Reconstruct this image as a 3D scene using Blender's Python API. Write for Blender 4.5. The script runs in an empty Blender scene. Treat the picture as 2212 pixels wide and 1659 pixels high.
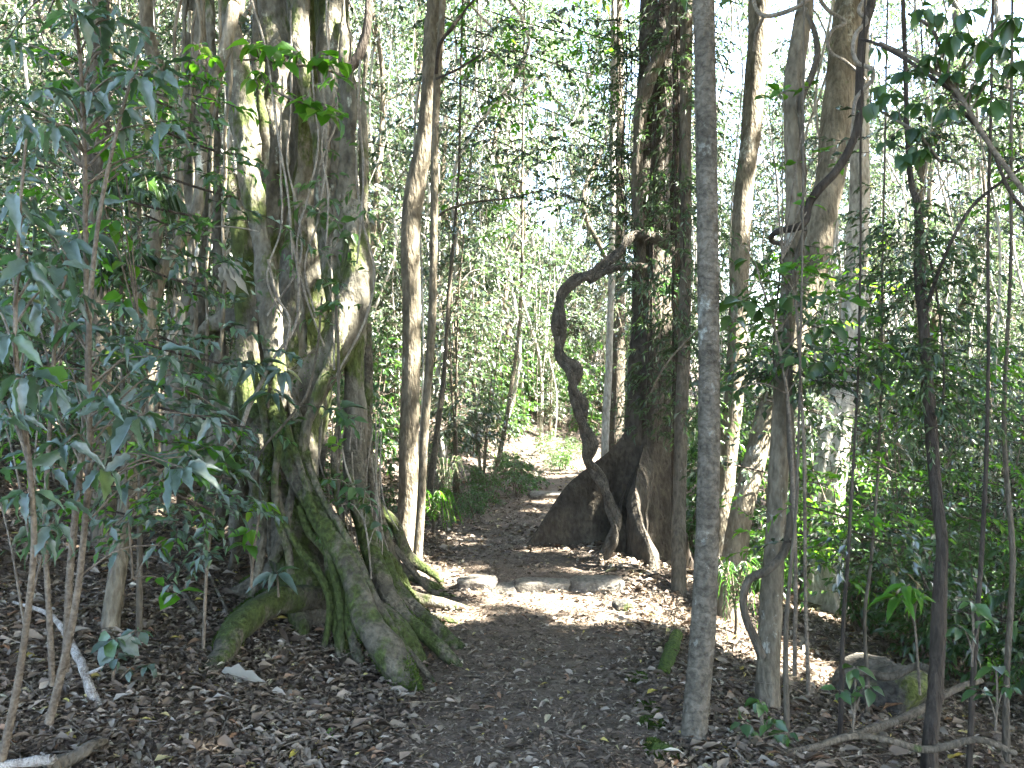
import bpy, bmesh, math, random
import numpy as np
from mathutils import Vector

rng = np.random.default_rng(7)
random.seed(7)
scene = bpy.context.scene
COL = scene.collection

# ------------------------------------------------------------------ camera frame helpers
F = 1916.0
CX, CY, EYE = 1106.0, 829.5, 1.6

def W(px, py, d):
    return np.array([(px - CX) / F * d, d, EYE - (py - CY) / F * d])

def sstep(a, b, x):
    t = np.clip((np.asarray(x, float) - a) / (b - a), 0, 1)
    return t * t * (3 - 2 * t)

# ------------------------------------------------------------------ noise
def _hash(ix, iy, iz, s):
    h = (ix * 374761393 + iy * 668265263 + iz * 2147483647 + s * 974634777) & 0xffffffff
    h = ((h ^ (h >> 13)) * 1274126177) & 0xffffffff
    h = h ^ (h >> 16)
    return (h & 0xffff) / 65535.0 * 2 - 1

def noise3(p, freq=1.0, seed=0):
    p = np.asarray(p, float) * freq + 100.0
    i = np.floor(p).astype(np.int64)
    f = p - i
    f = f * f * (3 - 2 * f)
    out = 0
    for dx in (0, 1):
        for dy in (0, 1):
            for dz in (0, 1):
                w = (f[:, 0] if dx else 1 - f[:, 0]) * (f[:, 1] if dy else 1 - f[:, 1]) * (f[:, 2] if dz else 1 - f[:, 2])
                out = out + w * _hash(i[:, 0] + dx, i[:, 1] + dy, i[:, 2] + dz, seed)
    return out

# ------------------------------------------------------------------ terrain
PC_Y = np.array([-6, 3.7, 6.6, 9.5, 13, 17, 21, 30, 60])
PC_X = np.array([0.1, 0.10, 0.14, -0.02, 0.72, 1.6, 2.8, 8.0, 22.0])

def path_x(y):
    return np.interp(y, PC_Y, PC_X)

def ground_h(x, y, detail=True):
    x = np.asarray(x, float); y = np.asarray(y, float)
    u = x - path_x(y)
    fy = sstep(2.2, 6.0, y)
    tl = np.maximum(0, -u - 0.80)
    tl = tl * tl / (tl + 0.35)
    hl = 0.36 * tl * (0.25 + 0.75 * fy)
    hl = 5 * (1 - np.exp(-hl / 5))
    tr = np.maximum(0, u - 0.70)
    tr = tr * tr / (tr + 0.25)
    hr = -0.36 * tr
    hr = 2.4 * (np.exp(hr / 2.4) - 1)
    h = hl + hr + 0.06 * sstep(6.88, 7.08, y) * sstep(1.6, 1.0, np.abs(u)) + 0.02 * np.maximum(0, y - 15)
    if detail:
        shp = h.shape
        p = np.stack([x.ravel(), y.ravel(), np.zeros(x.size)], 1)
        off = sstep(0.5, 1.1, np.abs(u)).ravel()
        n = noise3(p, 0.8, 3) * 0.07 * off + noise3(p, 2.7, 4) * 0.03 * (0.25 + off) + noise3(p, 8, 5) * 0.012
        h = h + n.reshape(shp)
    return h

def gh(x, y):
    return float(ground_h(np.array([x]), np.array([y]))[0])

def ghit(px, py, dmin=2.5, dmax=60):
    d = np.linspace(dmin, dmax, 3000)
    x = (px - CX) / F * d
    z = EYE - (py - CY) / F * d
    k = np.nonzero(z <= ground_h(x, d, False))[0]
    return float(d[k[0]]) if len(k) else dmax

# ------------------------------------------------------------------ sun + light corridors
SUN = np.array([math.sin(math.radians(103)) * math.cos(math.radians(50)),
                math.cos(math.radians(103)) * math.cos(math.radians(50)),
                math.sin(math.radians(50))])
GAPS = []
def gap(px, py, d, r):
    if d is None: d = ghit(px, py)
    GAPS.append((W(px, py, d), r))
for a in [(1160, 1300, None, .26), (1050, 1292, None, .17), (1060, 1235, None, .05), (1240, 1310, None, .08), (1000, 1335, None, .03), (1400, 1335, None, .14), (1480, 1345, None, .10),
          (1580, 1360, None, .3), (1620, 1375, None, .38), (1680, 1400, None, .42), (1760, 1440, None, .42),
          (775, 600, 5.83, .2), (768, 650, 5.79, .16), (745, 700, 5.7, .12), (525, 280, 5.9, .2), (535, 340, 5.88, .14), (532, 425, 5.85, .09),
          (715, 75, 6.33, .17), (660, 100, 6.16, .16), (640, 60, 6.2, .12), (700, 180, 6.29, .09), (590, 20, 6.48, .12), (695, 790, 5.67, .10), (670, 800, 5.78, .08), (765, 505, 5.9, .1), (600, 770, 5.8, .07),
          (880, 1040, 7.51, .16), (885, 1150, 7.48, .25), (905, 1228, None, .14), (940, 1262, None, .08), (890, 790, 7.53, .10), (932, 190, 7.62, .09), (925, 250, 7.62, .09), (885, 960, 7.5, .1),
          (840, 1110, 6.9, .14), (1648, 60, 8.19, .3), (1640, 200, 8.14, .28), (1605, 470, 8, .2), (1592, 820, 7.83, .16), (1578, 980, 7.8, .3), (1560, 1120, 7.76, .25),
          (1795, 960, 9, .35), (1780, 1120, 9, .4), (1200, 1085, None, .3), (1150, 1110, None, .12), (1130, 1192, None, .12), (1235, 1020, 17, 1.2), (1180, 1040, 15, .6),
          (1255, 960, 17, 1.5), (1160, 1215, None, .06)]:
    gap(*a)
NHERO = len(GAPS)
_rg = np.random.default_rng(404)
for n_, x0, x1, y0, y1, d0, d1, r0, r1 in ((34, 1580, 2230, 250, 1300, 5.5, 11, .14, .36), (14, 0, 420, 150, 900, 6.5, 12, .15, .3), (22, 800, 1340, 50, 900, 10, 15, .2, .5)):
    for _ in range(n_):
        gap(_rg.uniform(x0, x1), _rg.uniform(y0, y1), _rg.uniform(d0, d1), _rg.uniform(r0, r1))
GT = np.array([g[0] for g in GAPS]); GR = np.maximum(.10, np.array([g[1] for g in GAPS]))

def in_gap(p, grow=0.0, smin=0.5):
    p = np.asarray(p, float)
    bad = np.zeros(len(p), bool)
    for t, r in zip(GT, GR):
        v = p - t
        s = v @ SUN
        dist = np.linalg.norm(v - s[:, None] * SUN, axis=1)
        bad |= (s > smin) & (dist < r + .06 + grow)
    return bad

# ------------------------------------------------------------------ mesh accumulator
class MB:
    def __init__(self):
        self.v = []; self.f = []; self.n = 0
    def add(self, verts, faces):
        """faces: (M,3) or (M,4) int array"""
        verts = np.asarray(verts, float); faces = np.asarray(faces, np.int64)
        self.v.append(verts); self.f.append(faces + self.n); self.n += len(verts)
    def build(self, name, mat, parent=None, origin=None, smooth=True):
        V = np.concatenate(self.v) if self.v else np.zeros((0, 3))
        if origin is not None: V = V - np.asarray(origin)
        me = bpy.data.meshes.new(name)
        me.vertices.add(len(V)); me.vertices.foreach_set('co', V.astype(np.float32).ravel())
        loops = np.concatenate([f.ravel() for f in self.f])
        tot = np.concatenate([np.full(len(f), f.shape[1]) for f in self.f])
        start = np.concatenate([[0], np.cumsum(tot)[:-1]])
        me.loops.add(len(loops)); me.loops.foreach_set('vertex_index', loops.astype(np.int32))
        me.polygons.add(len(tot)); me.polygons.foreach_set('loop_start', start.astype(np.int32))
        me.polygons.foreach_set('loop_total', tot.astype(np.int32))
        me.update(calc_edges=True)
        if smooth: me.polygons.foreach_set('use_smooth', np.ones(len(tot), bool))
        me.materials.append(mat)
        o = bpy.data.objects.new(name, me); COL.objects.link(o)
        if parent is not None: o.parent = parent
        elif origin is not None: o.location = origin
        return o

def catmull(P, n_per):
    P = np.asarray(P, float)
    if len(P) < 3: 
        t = np.linspace(0, 1, n_per * (len(P) - 1) + 1)[:, None]
        return P[0] * (1 - t) + P[-1] * t
    Q = np.vstack([2 * P[0] - P[1], P, 2 * P[-1] - P[-2]])
    out = []
    for i in range(1, len(Q) - 2):
        t = np.linspace(0, 1, n_per, endpoint=False)[:, None]
        a, b, c, d = Q[i - 1], Q[i], Q[i + 1], Q[i + 2]
        out.append(.5 * (2 * b + (c - a) * t + (2 * a - 5 * b + 4 * c - d) * t ** 2 + (3 * b - a - 3 * c + d) * t ** 3))
    out.append(P[-1:])
    return np.vstack(out)

def tube(mb, pts, rad, seg=10, per=4, amp=0.0, freq=4.0, seed=0, lobes=0, lobe_amp=0.0, cap=True, wob=0.0):
    """a bark tube along pts (N,3) with radii (N,)"""
    pts = np.asarray(pts, float); rad = np.asarray(rad, float)
    PR = catmull(np.hstack([pts, rad[:, None]]), per) if per > 1 else np.hstack([pts, rad[:, None]])
    C, R = PR[:, :3].copy(), np.maximum(PR[:, 3], 1e-4)
    if wob:
        q = C * 1.0
        C = C + np.stack([noise3(q, 1.7, seed + 11), noise3(q, 1.7, seed + 12), 0 * R], 1) * wob
    T = np.gradient(C, axis=0); T /= np.linalg.norm(T, axis=1)[:, None] + 1e-9
    ref = np.array([1., 0, 0]) if abs(T[0][0]) < .8 else np.array([0, 1., 0])
    U = np.zeros_like(C); u = ref - T[0] * (ref @ T[0]); u /= np.linalg.norm(u)
    for i in range(len(C)):
        u = u - T[i] * (u @ T[i]); u /= np.linalg.norm(u) + 1e-9; U[i] = u
    V = np.cross(T, U)
    a = np.linspace(0, 2 * np.pi, seg, endpoint=False)
    rr = R[:, None] * (1 + (lobe_amp * np.cos(lobes * a[None] + 3 * noise3(C, .8, seed + 5)[:, None]) if lobes else 0 * a[None]))
    D = np.cos(a)[None, :, None] * U[:, None] + np.sin(a)[None, :, None] * V[:, None]
    P = C[:, None] + D * rr[..., None]
    if amp:
        flat = P.reshape(-1, 3)
        sc = np.array([1, 1, .45])
        nn = noise3(flat * sc, freq, seed) + .5 * noise3(flat * sc, freq * 2.7, seed + 1)
        P = P + D * (nn.reshape(len(C), seg) * amp * rr)[..., None]
    n, m = len(C), seg
    i = np.arange(n - 1)[:, None] * m; j = np.arange(m)[None]; j2 = (j + 1) % m
    Fq = np.stack([i + j, i + j2, i + m + j2, i + m + j], -1).reshape(-1, 4)
    mb.add(P.reshape(-1, 3), Fq)
    if cap:
        base = mb.n
        mb.add(np.vstack([P[0], C[:1], P[-1], C[-1:]]), np.vstack([
            np.stack([np.full(m, m), (np.arange(m) + 1) % m, np.arange(m)], 1),
            np.stack([np.full(m, 2 * m + 1), m + 1 + np.arange(m), m + 1 + (np.arange(m) + 1) % m], 1)]))

def px_tube(mb, spec, **k):
    """spec rows (px, py, depth, radius_px)"""
    s = np.array(spec, float)
    P = np.array([W(a, b, c) for a, b, c, _ in s]); R = s[:, 3] / F * s[:, 2]
    tube(mb, P, R, **k)
    return P, R

# ------------------------------------------------------------------ leaves
def leaf_template(nl=4, wave=0.0, pointed=1.0, fold=.18, curl=.25, halfw=.5, teeth=0):
    ys = np.linspace(0, 1, nl + 1)
    w = np.sin(np.pi * ys ** (.85)) ** .8 * (1 - .25 * ys)
    w[0] = .03; w[-1] = 0.0
    if teeth: w[1:-1] *= 1 + .22 * np.where(np.arange(1, nl) % 2, 1, -1)
    w = w * halfw
    v = []; 
    for y, ww in zip(ys, w):
        for sx in (-1, 0, 1):
            v.append([sx * ww, y, -curl * y * y + fold * abs(sx) * ww + wave * math.sin(y * 9 + sx) * .05])
    f = []
    for i in range(nl):
        a = i * 3
        f += [[a, a + 1, a + 4, a + 3], [a + 1, a + 2, a + 5, a + 4]]
    return np.array(v), np.array(f)

T_SMALL = (np.array([[0, 0, 0], [.5, .45, .10], [0, 1, -.18], [-.5, .45, .10]]), np.array([[0, 1, 2], [0, 2, 3]]))
T_MID = leaf_template(3, fold=.25, curl=.28)
T_BROAD = leaf_template(7, wave=.6, fold=.22, curl=.35, teeth=1)
T_BROAD2 = leaf_template(7, wave=1.0, fold=.38, curl=.75, teeth=1, halfw=.42)
T_LANCE = leaf_template(5, fold=.3, curl=.45)
T_LITTER = leaf_template(3, wave=.9, fold=.35, curl=.2)

def nrm(a):
    return a / (np.linalg.norm(a, axis=-1, keepdims=True) + 1e-9)

def leaves(mb, tmpl, pos, dirs, ups, length, width):
    tv, tf = tmpl
    n = len(pos)
    if n == 0: return
    Y = nrm(dirs); X = nrm(np.cross(Y, ups)); Z = np.cross(X, Y)
    length = np.broadcast_to(length, (n,)); width = np.broadcast_to(width, (n,))
    V = (pos[:, None] + X[:, None] * (tv[None, :, 0:1] * width[:, None, None]) +
         Y[:, None] * (tv[None, :, 1:2] * length[:, None, None]) + Z[:, None] * (tv[None, :, 2:3] * length[:, None, None]))
    Fx = tf[None] + (np.arange(n) * len(tv))[:, None, None]
    mb.add(V.reshape(-1, 3), Fx.reshape(-1, tf.shape[1]))

def sprays(mbl, mbt, starts, dirs, L, per, tmpl, ll, ratio=.42, droop=.35, tw_r=.003, flat=.5, carve=False, seed=0):
    """leafy twigs: starts (N,3), dirs (N,3), L (N,) ; per leaves along each"""
    r = np.random.default_rng(seed)
    n = len(starts); dirs = nrm(dirs)
    L = np.broadcast_to(L, (n,))
    t = (np.arange(per) + .7) / per
    g = np.array([0, 0, -1.])
    P = starts[:, None] + dirs[:, None] * (t[None, :, None] * L[:, None, None]) + g * (t ** 2)[None, :, None] * (droop * L)[:, None, None] * .5
    td = nrm(dirs[:, None] + g * (t * droop)[None, :, None])
    side = nrm(np.cross(td, np.array([0, 0, 1.]) + r.normal(0, .35, (n, 1, 3))))
    sgn = np.where(np.arange(per) % 2, 1, -1)[None, :, None]
    ld = nrm(td * .7 + side * sgn * (.9 - .5 * t)[None, :, None] + r.normal(0, .25, (n, per, 3)) + g * .25)
    up = np.array([0, 0, 1.]) + r.normal(0, flat, (n, per, 3))
    P = P.reshape(-1, 3); ld = ld.reshape(-1, 3); up = up.reshape(-1, 3)
    ln = r.uniform(.65, 1.2, len(P)) * ll
    if carve:
        k = ~in_gap(P); P, ld, up, ln = P[k], ld[k], up[k], ln[k]
    leaves(mbl, tmpl, P, ld, up, ln, ln * ratio * r.uniform(.8, 1.2, len(P)))
    if mbt is not None and tw_r:
        # twigs: three-sided needles
        q = np.array([0, .5, 1.])
        C = starts[:, None] + dirs[:, None] * (q[None, :, None] * L[:, None, None]) + g * (q ** 2)[None, :, None] * (droop * L)[:, None, None] * .5
        X = nrm(np.cross(dirs, np.array([.3, .1, 1.]))); Z = np.cross(dirs, X)
        a = np.array([0, 2.1, 4.2])
        ring = np.cos(a)[None, :, None] * X[:, None] + np.sin(a)[None, :, None] * Z[:, None]
        rad = np.array([1.3, .9, .3]) * tw_r
        V = C[:, :, None] + ring[:, None] * rad[None, :, None, None]
        base = (np.arange(n) * 9)[:, None, None]
        fq = np.array([[s * 3 + j, s * 3 + (j + 1) % 3, s * 3 + 3 + (j + 1) % 3, s * 3 + 3 + j] for s in (0, 1) for j in range(3)])
        mbt.add(V.reshape(-1, 3), (fq[None] + base).reshape(-1, 4))

# ------------------------------------------------------------------ materials
def newmat(name):
    m = bpy.data.materials.new(name); m.use_nodes = True
    nt = m.node_tree
    for n in list(nt.nodes): nt.nodes.remove(n)
    out = nt.nodes.new('ShaderNodeOutputMaterial')
    return m, nt, out

def N(nt, typ, **kw):
    n = nt.nodes.new('ShaderNode' + typ)
    for k, v in kw.items(): setattr(n, k, v)
    return n

def ramp(nt, fac, stops, interp='LINEAR'):
    r = N(nt, 'ValToRGB'); cr = r.color_ramp; cr.interpolation = interp
    while len(cr.elements) < len(stops): cr.elements.new(.5)
    for e, (p, c) in zip(cr.elements, stops):
        e.position = p; e.color = (*c, 1) if len(c) == 3 else c
    nt.links.new(fac, r.inputs[0])
    return r.outputs[0]

def leaf_mat(name, stops, trans, tfac=.4, rough=.42, spec=.5, bump=False):
    m, nt, out = newmat(name)
    geo = N(nt, 'NewGeometry')
    c = ramp(nt, geo.outputs['Random Per Island'], stops)
    pb = N(nt, 'BsdfPrincipled'); pb.inputs['Roughness'].default_value = rough
    pb.inputs['Specular IOR Level'].default_value = spec
    tr = N(nt, 'BsdfTranslucent')
    mm = N(nt, 'Mix', data_type='RGBA', blend_type='MIX'); mm.inputs[0].default_value = .35
    mm.inputs[6].default_value = (*trans, 1)
    nt.links.new(c, mm.inputs[7])
    h = N(nt, 'HueSaturation'); h.inputs['Value'].default_value = 1.0
    vr = N(nt, 'MapRange'); vr.inputs[3].default_value = .6; vr.inputs[4].default_value = 1.25
    ms = N(nt, 'Math', operation='FRACT'); mu = N(nt, 'Math', operation='MULTIPLY'); mu.inputs[1].default_value = 7.31
    nt.links.new(geo.outputs['Random Per Island'], mu.inputs[0]); nt.links.new(mu.outputs[0], ms.inputs[0]); nt.links.new(ms.outputs[0], vr.inputs[0])
    nt.links.new(vr.outputs[0], h.inputs['Value']); nt.links.new(mm.outputs[2], h.inputs['Color'])
    if bump:
        tc = N(nt, 'TexCoord'); no = N(nt, 'TexNoise'); no.inputs['Scale'].default_value = 45
        nt.links.new(tc.outputs['Object'], no.inputs['Vector'])
        mc = N(nt, 'Mix', data_type='RGBA', blend_type='MULTIPLY'); mc.inputs[0].default_value = .6
        cc = ramp(nt, no.outputs[0], [(.35, (.55, .55, .5)), (.6, (1.15, 1.15, 1.15))])
        nt.links.new(c, mc.inputs[6]); nt.links.new(cc, mc.inputs[7]); c = mc.outputs[2]
        bp = N(nt, 'Bump'); bp.inputs['Strength'].default_value = .5; bp.inputs['Distance'].default_value = .004
        nt.links.new(no.outputs[0], bp.inputs['Height']); nt.links.new(bp.outputs[0], pb.inputs['Normal'])
    nt.links.new(c, pb.inputs['Base Color']); nt.links.new(h.outputs[0], tr.inputs['Color'])
    mx = N(nt, 'MixShader'); mx.inputs[0].default_value = tfac
    nt.links.new(pb.outputs[0], mx.inputs[1]); nt.links.new(tr.outputs[0], mx.inputs[2])
    nt.links.new(mx.outputs[0], out.inputs[0])
    return m

def bark_mat(name, dark, light, moss=0.0, mossc=(.055, .085, .015), vert=.3, scale=9, lichen=0.0, rough=.9, bump=.9, rings=False, coord='Object', lichc=(.42, .43, .38)):
    m, nt, out = newmat(name)
    tc = N(nt, 'TexCoord'); mp = N(nt, 'Mapping'); mp.inputs['Scale'].default_value = (1, 1, vert)
    nt.links.new(tc.outputs[coord], mp.inputs['Vector'])
    n1 = N(nt, 'TexNoise'); n1.inputs['Scale'].default_value = scale; n1.inputs['Detail'].default_value = 7; n1.inputs['Roughness'].default_value = .65
    nt.links.new(mp.outputs[0], n1.inputs['Vector'])
    n2 = N(nt, 'TexNoise'); n2.inputs['Scale'].default_value = scale * 6; n2.inputs['Detail'].default_value = 4
    nt.links.new(mp.outputs[0], n2.inputs['Vector'])
    mid = tuple((a + b) / 2 for a, b in zip(dark, light))
    c = ramp(nt, n1.outputs[0], [(.3, dark), (.5, mid), (.68, light)])
    mx = N(nt, 'Mix', data_type='RGBA', blend_type='MULTIPLY'); mx.inputs[0].default_value = .8
    c2 = ramp(nt, n2.outputs[0], [(.3, (.5, .48, .45)), (.6, (1.2, 1.2, 1.2))])
    nt.links.new(c, mx.inputs[6]); nt.links.new(c2, mx.inputs[7]); c = mx.outputs[2]
    hgt = n2.outputs[0]
    if rings:
        wv = N(nt, 'TexWave', bands_direction='Z'); wv.inputs['Scale'].default_value = 7; wv.inputs['Distortion'].default_value = 9; wv.inputs['Detail'].default_value = 3; wv.inputs['Detail Scale'].default_value = 2.5
        nt.links.new(tc.outputs[coord], wv.inputs['Vector'])
        cw = ramp(nt, wv.outputs[0], [(.0, (.62, .6, .57)), (.35, (1, 1, 1))])
        m3 = N(nt, 'Mix', data_type='RGBA', blend_type='MULTIPLY'); m3.inputs[0].default_value = .7
        nt.links.new(c, m3.inputs[6]); nt.links.new(cw, m3.inputs[7]); c = m3.outputs[2]
    for amt, colr, sc, off in ((lichen, lichc, 5.5, 3.0), (moss, mossc, 2.3, 0.0)):
        if amt <= 0: continue
        n3 = N(nt, 'TexNoise'); n3.inputs['Scale'].default_value = sc; n3.inputs['Detail'].default_value = 6; n3.inputs['Roughness'].default_value = .7
        m2 = N(nt, 'Mapping'); m2.inputs['Location'].default_value = (off, off, off); m2.inputs['Scale'].default_value = (1, 1, .6)
        nt.links.new(tc.outputs[coord], m2.inputs['Vector']); nt.links.new(m2.outputs[0], n3.inputs['Vector'])
        msk = ramp(nt, n3.outputs[0], [(.72 - amt * .38, (0, 0, 0)), (.78 - amt * .38, (1, 1, 1))])
        m4 = N(nt, 'Mix', data_type='RGBA', blend_type='MIX')
        mcol = ramp(nt, n2.outputs[0], [(.3, tuple(a * .45 for a in colr)), (.65, tuple(a * 1.3 for a in colr))])
        nt.links.new(msk, m4.inputs[0]); nt.links.new(c, m4.inputs[6]); nt.links.new(mcol, m4.inputs[7]); c = m4.outputs[2]
    pb = N(nt, 'BsdfPrincipled'); pb.inputs['Roughness'].default_value = rough; pb.inputs['Specular IOR Level'].default_value = .25
    nt.links.new(c, pb.inputs['Base Color'])
    ad = N(nt, 'Math', operation='ADD'); nt.links.new(n1.outputs[0], ad.inputs[0]); nt.links.new(n2.outputs[0], ad.inputs[1])
    bp = N(nt, 'Bump'); bp.inputs['Strength'].default_value = bump; bp.inputs['Distance'].default_value = .03
    nt.links.new(ad.outputs[0], bp.inputs['Height']); nt.links.new(bp.outputs[0], pb.inputs['Normal'])
    nt.links.new(pb.outputs[0], out.inputs[0])
    return m

M = {}
M['leaf_bg'] = leaf_mat('background_leaf', [(0, (.018, .030, .020)), (.5, (.038, .052, .034)), (.75, (.075, .09, .06)), (.93, (.18, .195, .165)), (1, (.24, .14, .08))], (.14, .25, .08), .28, .27, .9)
M['leaf_shrub'] = leaf_mat('shrub_leaf', [(0, (.018, .04, .02)), (.6, (.035, .07, .03)), (1, (.06, .11, .03))], (.12, .32, .02), .36, .36, .6)
M['leaf_big'] = leaf_mat('broad_leaf', [(0, (.042, .068, .052)), (.5, (.068, .10, .082)), (.85, (.115, .148, .13)), (.97, (.05, .11, .025)), (1, (.18, .16, .06))], (.10, .32, .02), .28, .42, .8, True)
M['leaf_green'] = leaf_mat('fresh_green_leaf', [(0, (.03, .09, .012)), (.6, (.05, .14, .015)), (1, (.13, .20, .02))], (.18, .50, .015), .5, .4, .5)
M['leaf_pale'] = leaf_mat('dry_pale_leaf', [(0, (.16, .155, .125)), (1, (.26, .25, .21))], (.3, .3, .2), .2, .6, .3)
M['leaf_narrow'] = leaf_mat('narrow_leaf', [(0, (.025, .045, .022)), (.7, (.05, .08, .035)), (1, (.12, .15, .08))], (.10, .24, .03), .3, .4, .5)
M['canopy'] = leaf_mat('canopy_leaf', [(0, (.02, .045, .015)), (1, (.05, .09, .03))], (.12, .28, .02), .35, .5, .4)
M['moss_leaf'] = leaf_mat('moss_frond', [(0, (.025, .045, .008)), (.7, (.05, .078, .014)), (1, (.10, .13, .025))], (.09, .16, .02), .25, .8, .2)
M['litter'] = leaf_mat('fallen_leaf', [(0, (.045, .034, .025)), (.25, (.095, .072, .051)), (.5, (.145, .113, .082)), (.75, (.20, .165, .122)), (.9, (.28, .245, .195)), (.93, (.19, .10, .05)), (.97, (.38, .35, .29)), (1, (.36, .30, .06))], (.16, .10, .06), .12, .6, .2)
M['fig'] = bark_mat('fig_bark', (.04, .036, .025), (.185, .168, .125), moss=.56, mossc=(.055, .068, .018), vert=.5, scale=5, lichen=.28, bump=1.0, lichc=(.28, .29, .22))
M['fig_root'] = bark_mat('fig_root_bark', (.030, .027, .019), (.125, .112, .08), moss=.6, mossc=(.042, .056, .014), vert=.8, scale=7, lichen=.15, bump=.9, lichc=(.30, .31, .24))
M['dark'] = bark_mat('dark_bark', (.020, .016, .012), (.075, .060, .045), moss=.18, mossc=(.05, .06, .015), vert=.18, scale=11, bump=1.0)
M['buttress'] = bark_mat('buttress_bark', (.024, .02, .015), (.085, .072, .053), moss=.26, mossc=(.05, .055, .02), vert=.6, scale=5, lichen=.15, bump=1.0, lichc=(.2, .19, .15))
M['grey'] = bark_mat('grey_bark', (.055, .048, .035), (.145, .128, .098), moss=.24, mossc=(.06, .07, .02), vert=.9, scale=7, lichen=.34, bump=.8, rings=True, lichc=(.21, .21, .175))
M['tan'] = bark_mat('tan_bark', (.065, .055, .036), (.20, .17, .12), moss=.22, vert=.35, scale=7, lichen=.3, bump=.8, lichc=(.34, .33, .27))
M['pale'] = bark_mat('pale_bark', (.22, .20, .165), (.48, .45, .39), moss=.1, vert=.4, scale=6, lichen=.3, bump=.6, lichc=(.45, .45, .40))
M['brown'] = bark_mat('brown_bark', (.045, .038, .027), (.13, .11, .08), moss=.25, vert=.3, scale=9, lichen=.2, bump=.9, lichc=(.26, .26, .21))
M['twig'] = bark_mat('twig_bark', (.07, .055, .04), (.18, .15, .11), vert=1, scale=12, bump=.4)
M['vine'] = bark_mat('vine_bark', (.10, .085, .065), (.27, .24, .19), vert=.6, scale=14, bump=.5, moss=.1)
M['liana'] = bark_mat('liana_bark', (.035, .03, .023), (.125, .108, .083), moss=.12, vert=.5, scale=16, bump=1.0, lichen=.1)
M['deadwood'] = bark_mat('dead_wood', (.16, .13, .10), (.48, .45, .40), vert=1, scale=22, bump=.8)
M['stone'] = bark_mat('step_stone', (.085, .076, .06), (.20, .18, .15), vert=1, scale=7, bump=.6, moss=.1, mossc=(.10, .11, .04))
M['boulder'] = bark_mat('boulder_stone', (.025, .023, .019), (.085, .08, .065), vert=1, scale=5, bump=.9, moss=.42, mossc=(.07, .085, .02))
M['moss'] = bark_mat('moss_cushion', (.03, .055, .010), (.09, .14, .02), vert=1, scale=25, bump=1.0)
M['soil'] = bark_mat('leaf_mould_soil', (.042, .033, .025), (.13, .105, .082), vert=1, scale=6, bump=1.0)
M['path'] = bark_mat('trodden_earth', (.060, .045, .033), (.15, .117, .086), vert=1, scale=9, bump=.8)

# ------------------------------------------------------------------ objects
def tag(o, label=None, cat=None, group=None, kind=None):
    if label: o['label'] = label
    if cat: o['category'] = cat
    if group: o['group'] = group
    if kind: o['kind'] = kind
    return o

def thing(name, loc, label, cat, group=None):
    o = bpy.data.objects.new(name, None); COL.objects.link(o)
    o.empty_display_size = .2; o.location = tuple(loc)
    return tag(o, label, cat, group)

def clone(o, parent=None):
    c = o.copy(); COL.objects.link(c)
    if parent is not None: c.parent = parent
    for ch in list(o.children): clone(ch, c)
    return c

# ---- ground
def axis(parts):
    return np.unique(np.concatenate([np.arange(a, b, s) for a, b, s in parts] + [[parts[-1][1]]]).round(4))
gx = axis([(-64, -30, 5), (-30, -8, 1.0), (-8, -4, .2), (-4, 4.5, .07), (4.5, 9, .2), (9, 30, 1.0), (30, 64, 5)])
gy = axis([(-12, -2, 2), (-2, 2.6, .4), (2.6, 9, .07), (9, 20, .2), (20, 60, 1.5), (60, 70, 5)])
XX, YY = np.meshgrid(gx, gy)
ZZ = ground_h(XX, YY)
nn_, mm_ = XX.shape
idx = np.arange(nn_ * mm_).reshape(nn_, mm_)
gf = np.stack([idx[:-1, :-1], idx[:-1, 1:], idx[1:, 1:], idx[1:, :-1]], -1).reshape(-1, 4)
mb = MB(); mb.add(np.stack([XX.ravel(), YY.ravel(), ZZ.ravel()], 1), gf)
tag(mb.build('ground', M['soil']), kind='structure')
# ---- path: a sheet 6 mm above the ground with a ragged edge
ys = np.concatenate([np.arange(1.0, 12, .08), np.arange(12, 22, .2)])
us = np.linspace(-1, 1, 15)
hw = .62 + .10 * noise3(np.stack([ys, ys * 0, ys * 0], 1), .9, 8) + .05 * noise3(np.stack([ys, ys * 0, ys * 0], 1), 4, 9)
hw = hw * (1 - .35 * sstep(9, 13, ys)) * (1 + .25 * np.exp(-((ys - 4.2) / 1.6) ** 2))
PX = path_x(ys)[:, None] + us[None] * hw[:, None]; PY = np.repeat(ys[:, None], len(us), 1)
PZ = ground_h(PX, PY) + .009
PZ -= .03 * np.abs(us[None]) ** 10
idx = np.arange(PX.size).reshape(PX.shape)
mb = MB(); mb.add(np.stack([PX.ravel(), PY.ravel(), PZ.ravel()], 1), np.stack([idx[:-1, :-1], idx[:-1, 1:], idx[1:, 1:], idx[1:, :-1]], -1).reshape(-1, 4))
tag(mb.build('path', M['path']), kind='structure')

# ---- leaf litter
def wedge(n, d0, d1, seed, pw=1.0):
    r = np.random.default_rng(seed)
    d = d0 * (d1 / d0) ** (r.random(n) ** pw)
    x = (r.random(n) * 2 - 1) * (d * .64 + .3)
    return x, d, r

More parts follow.
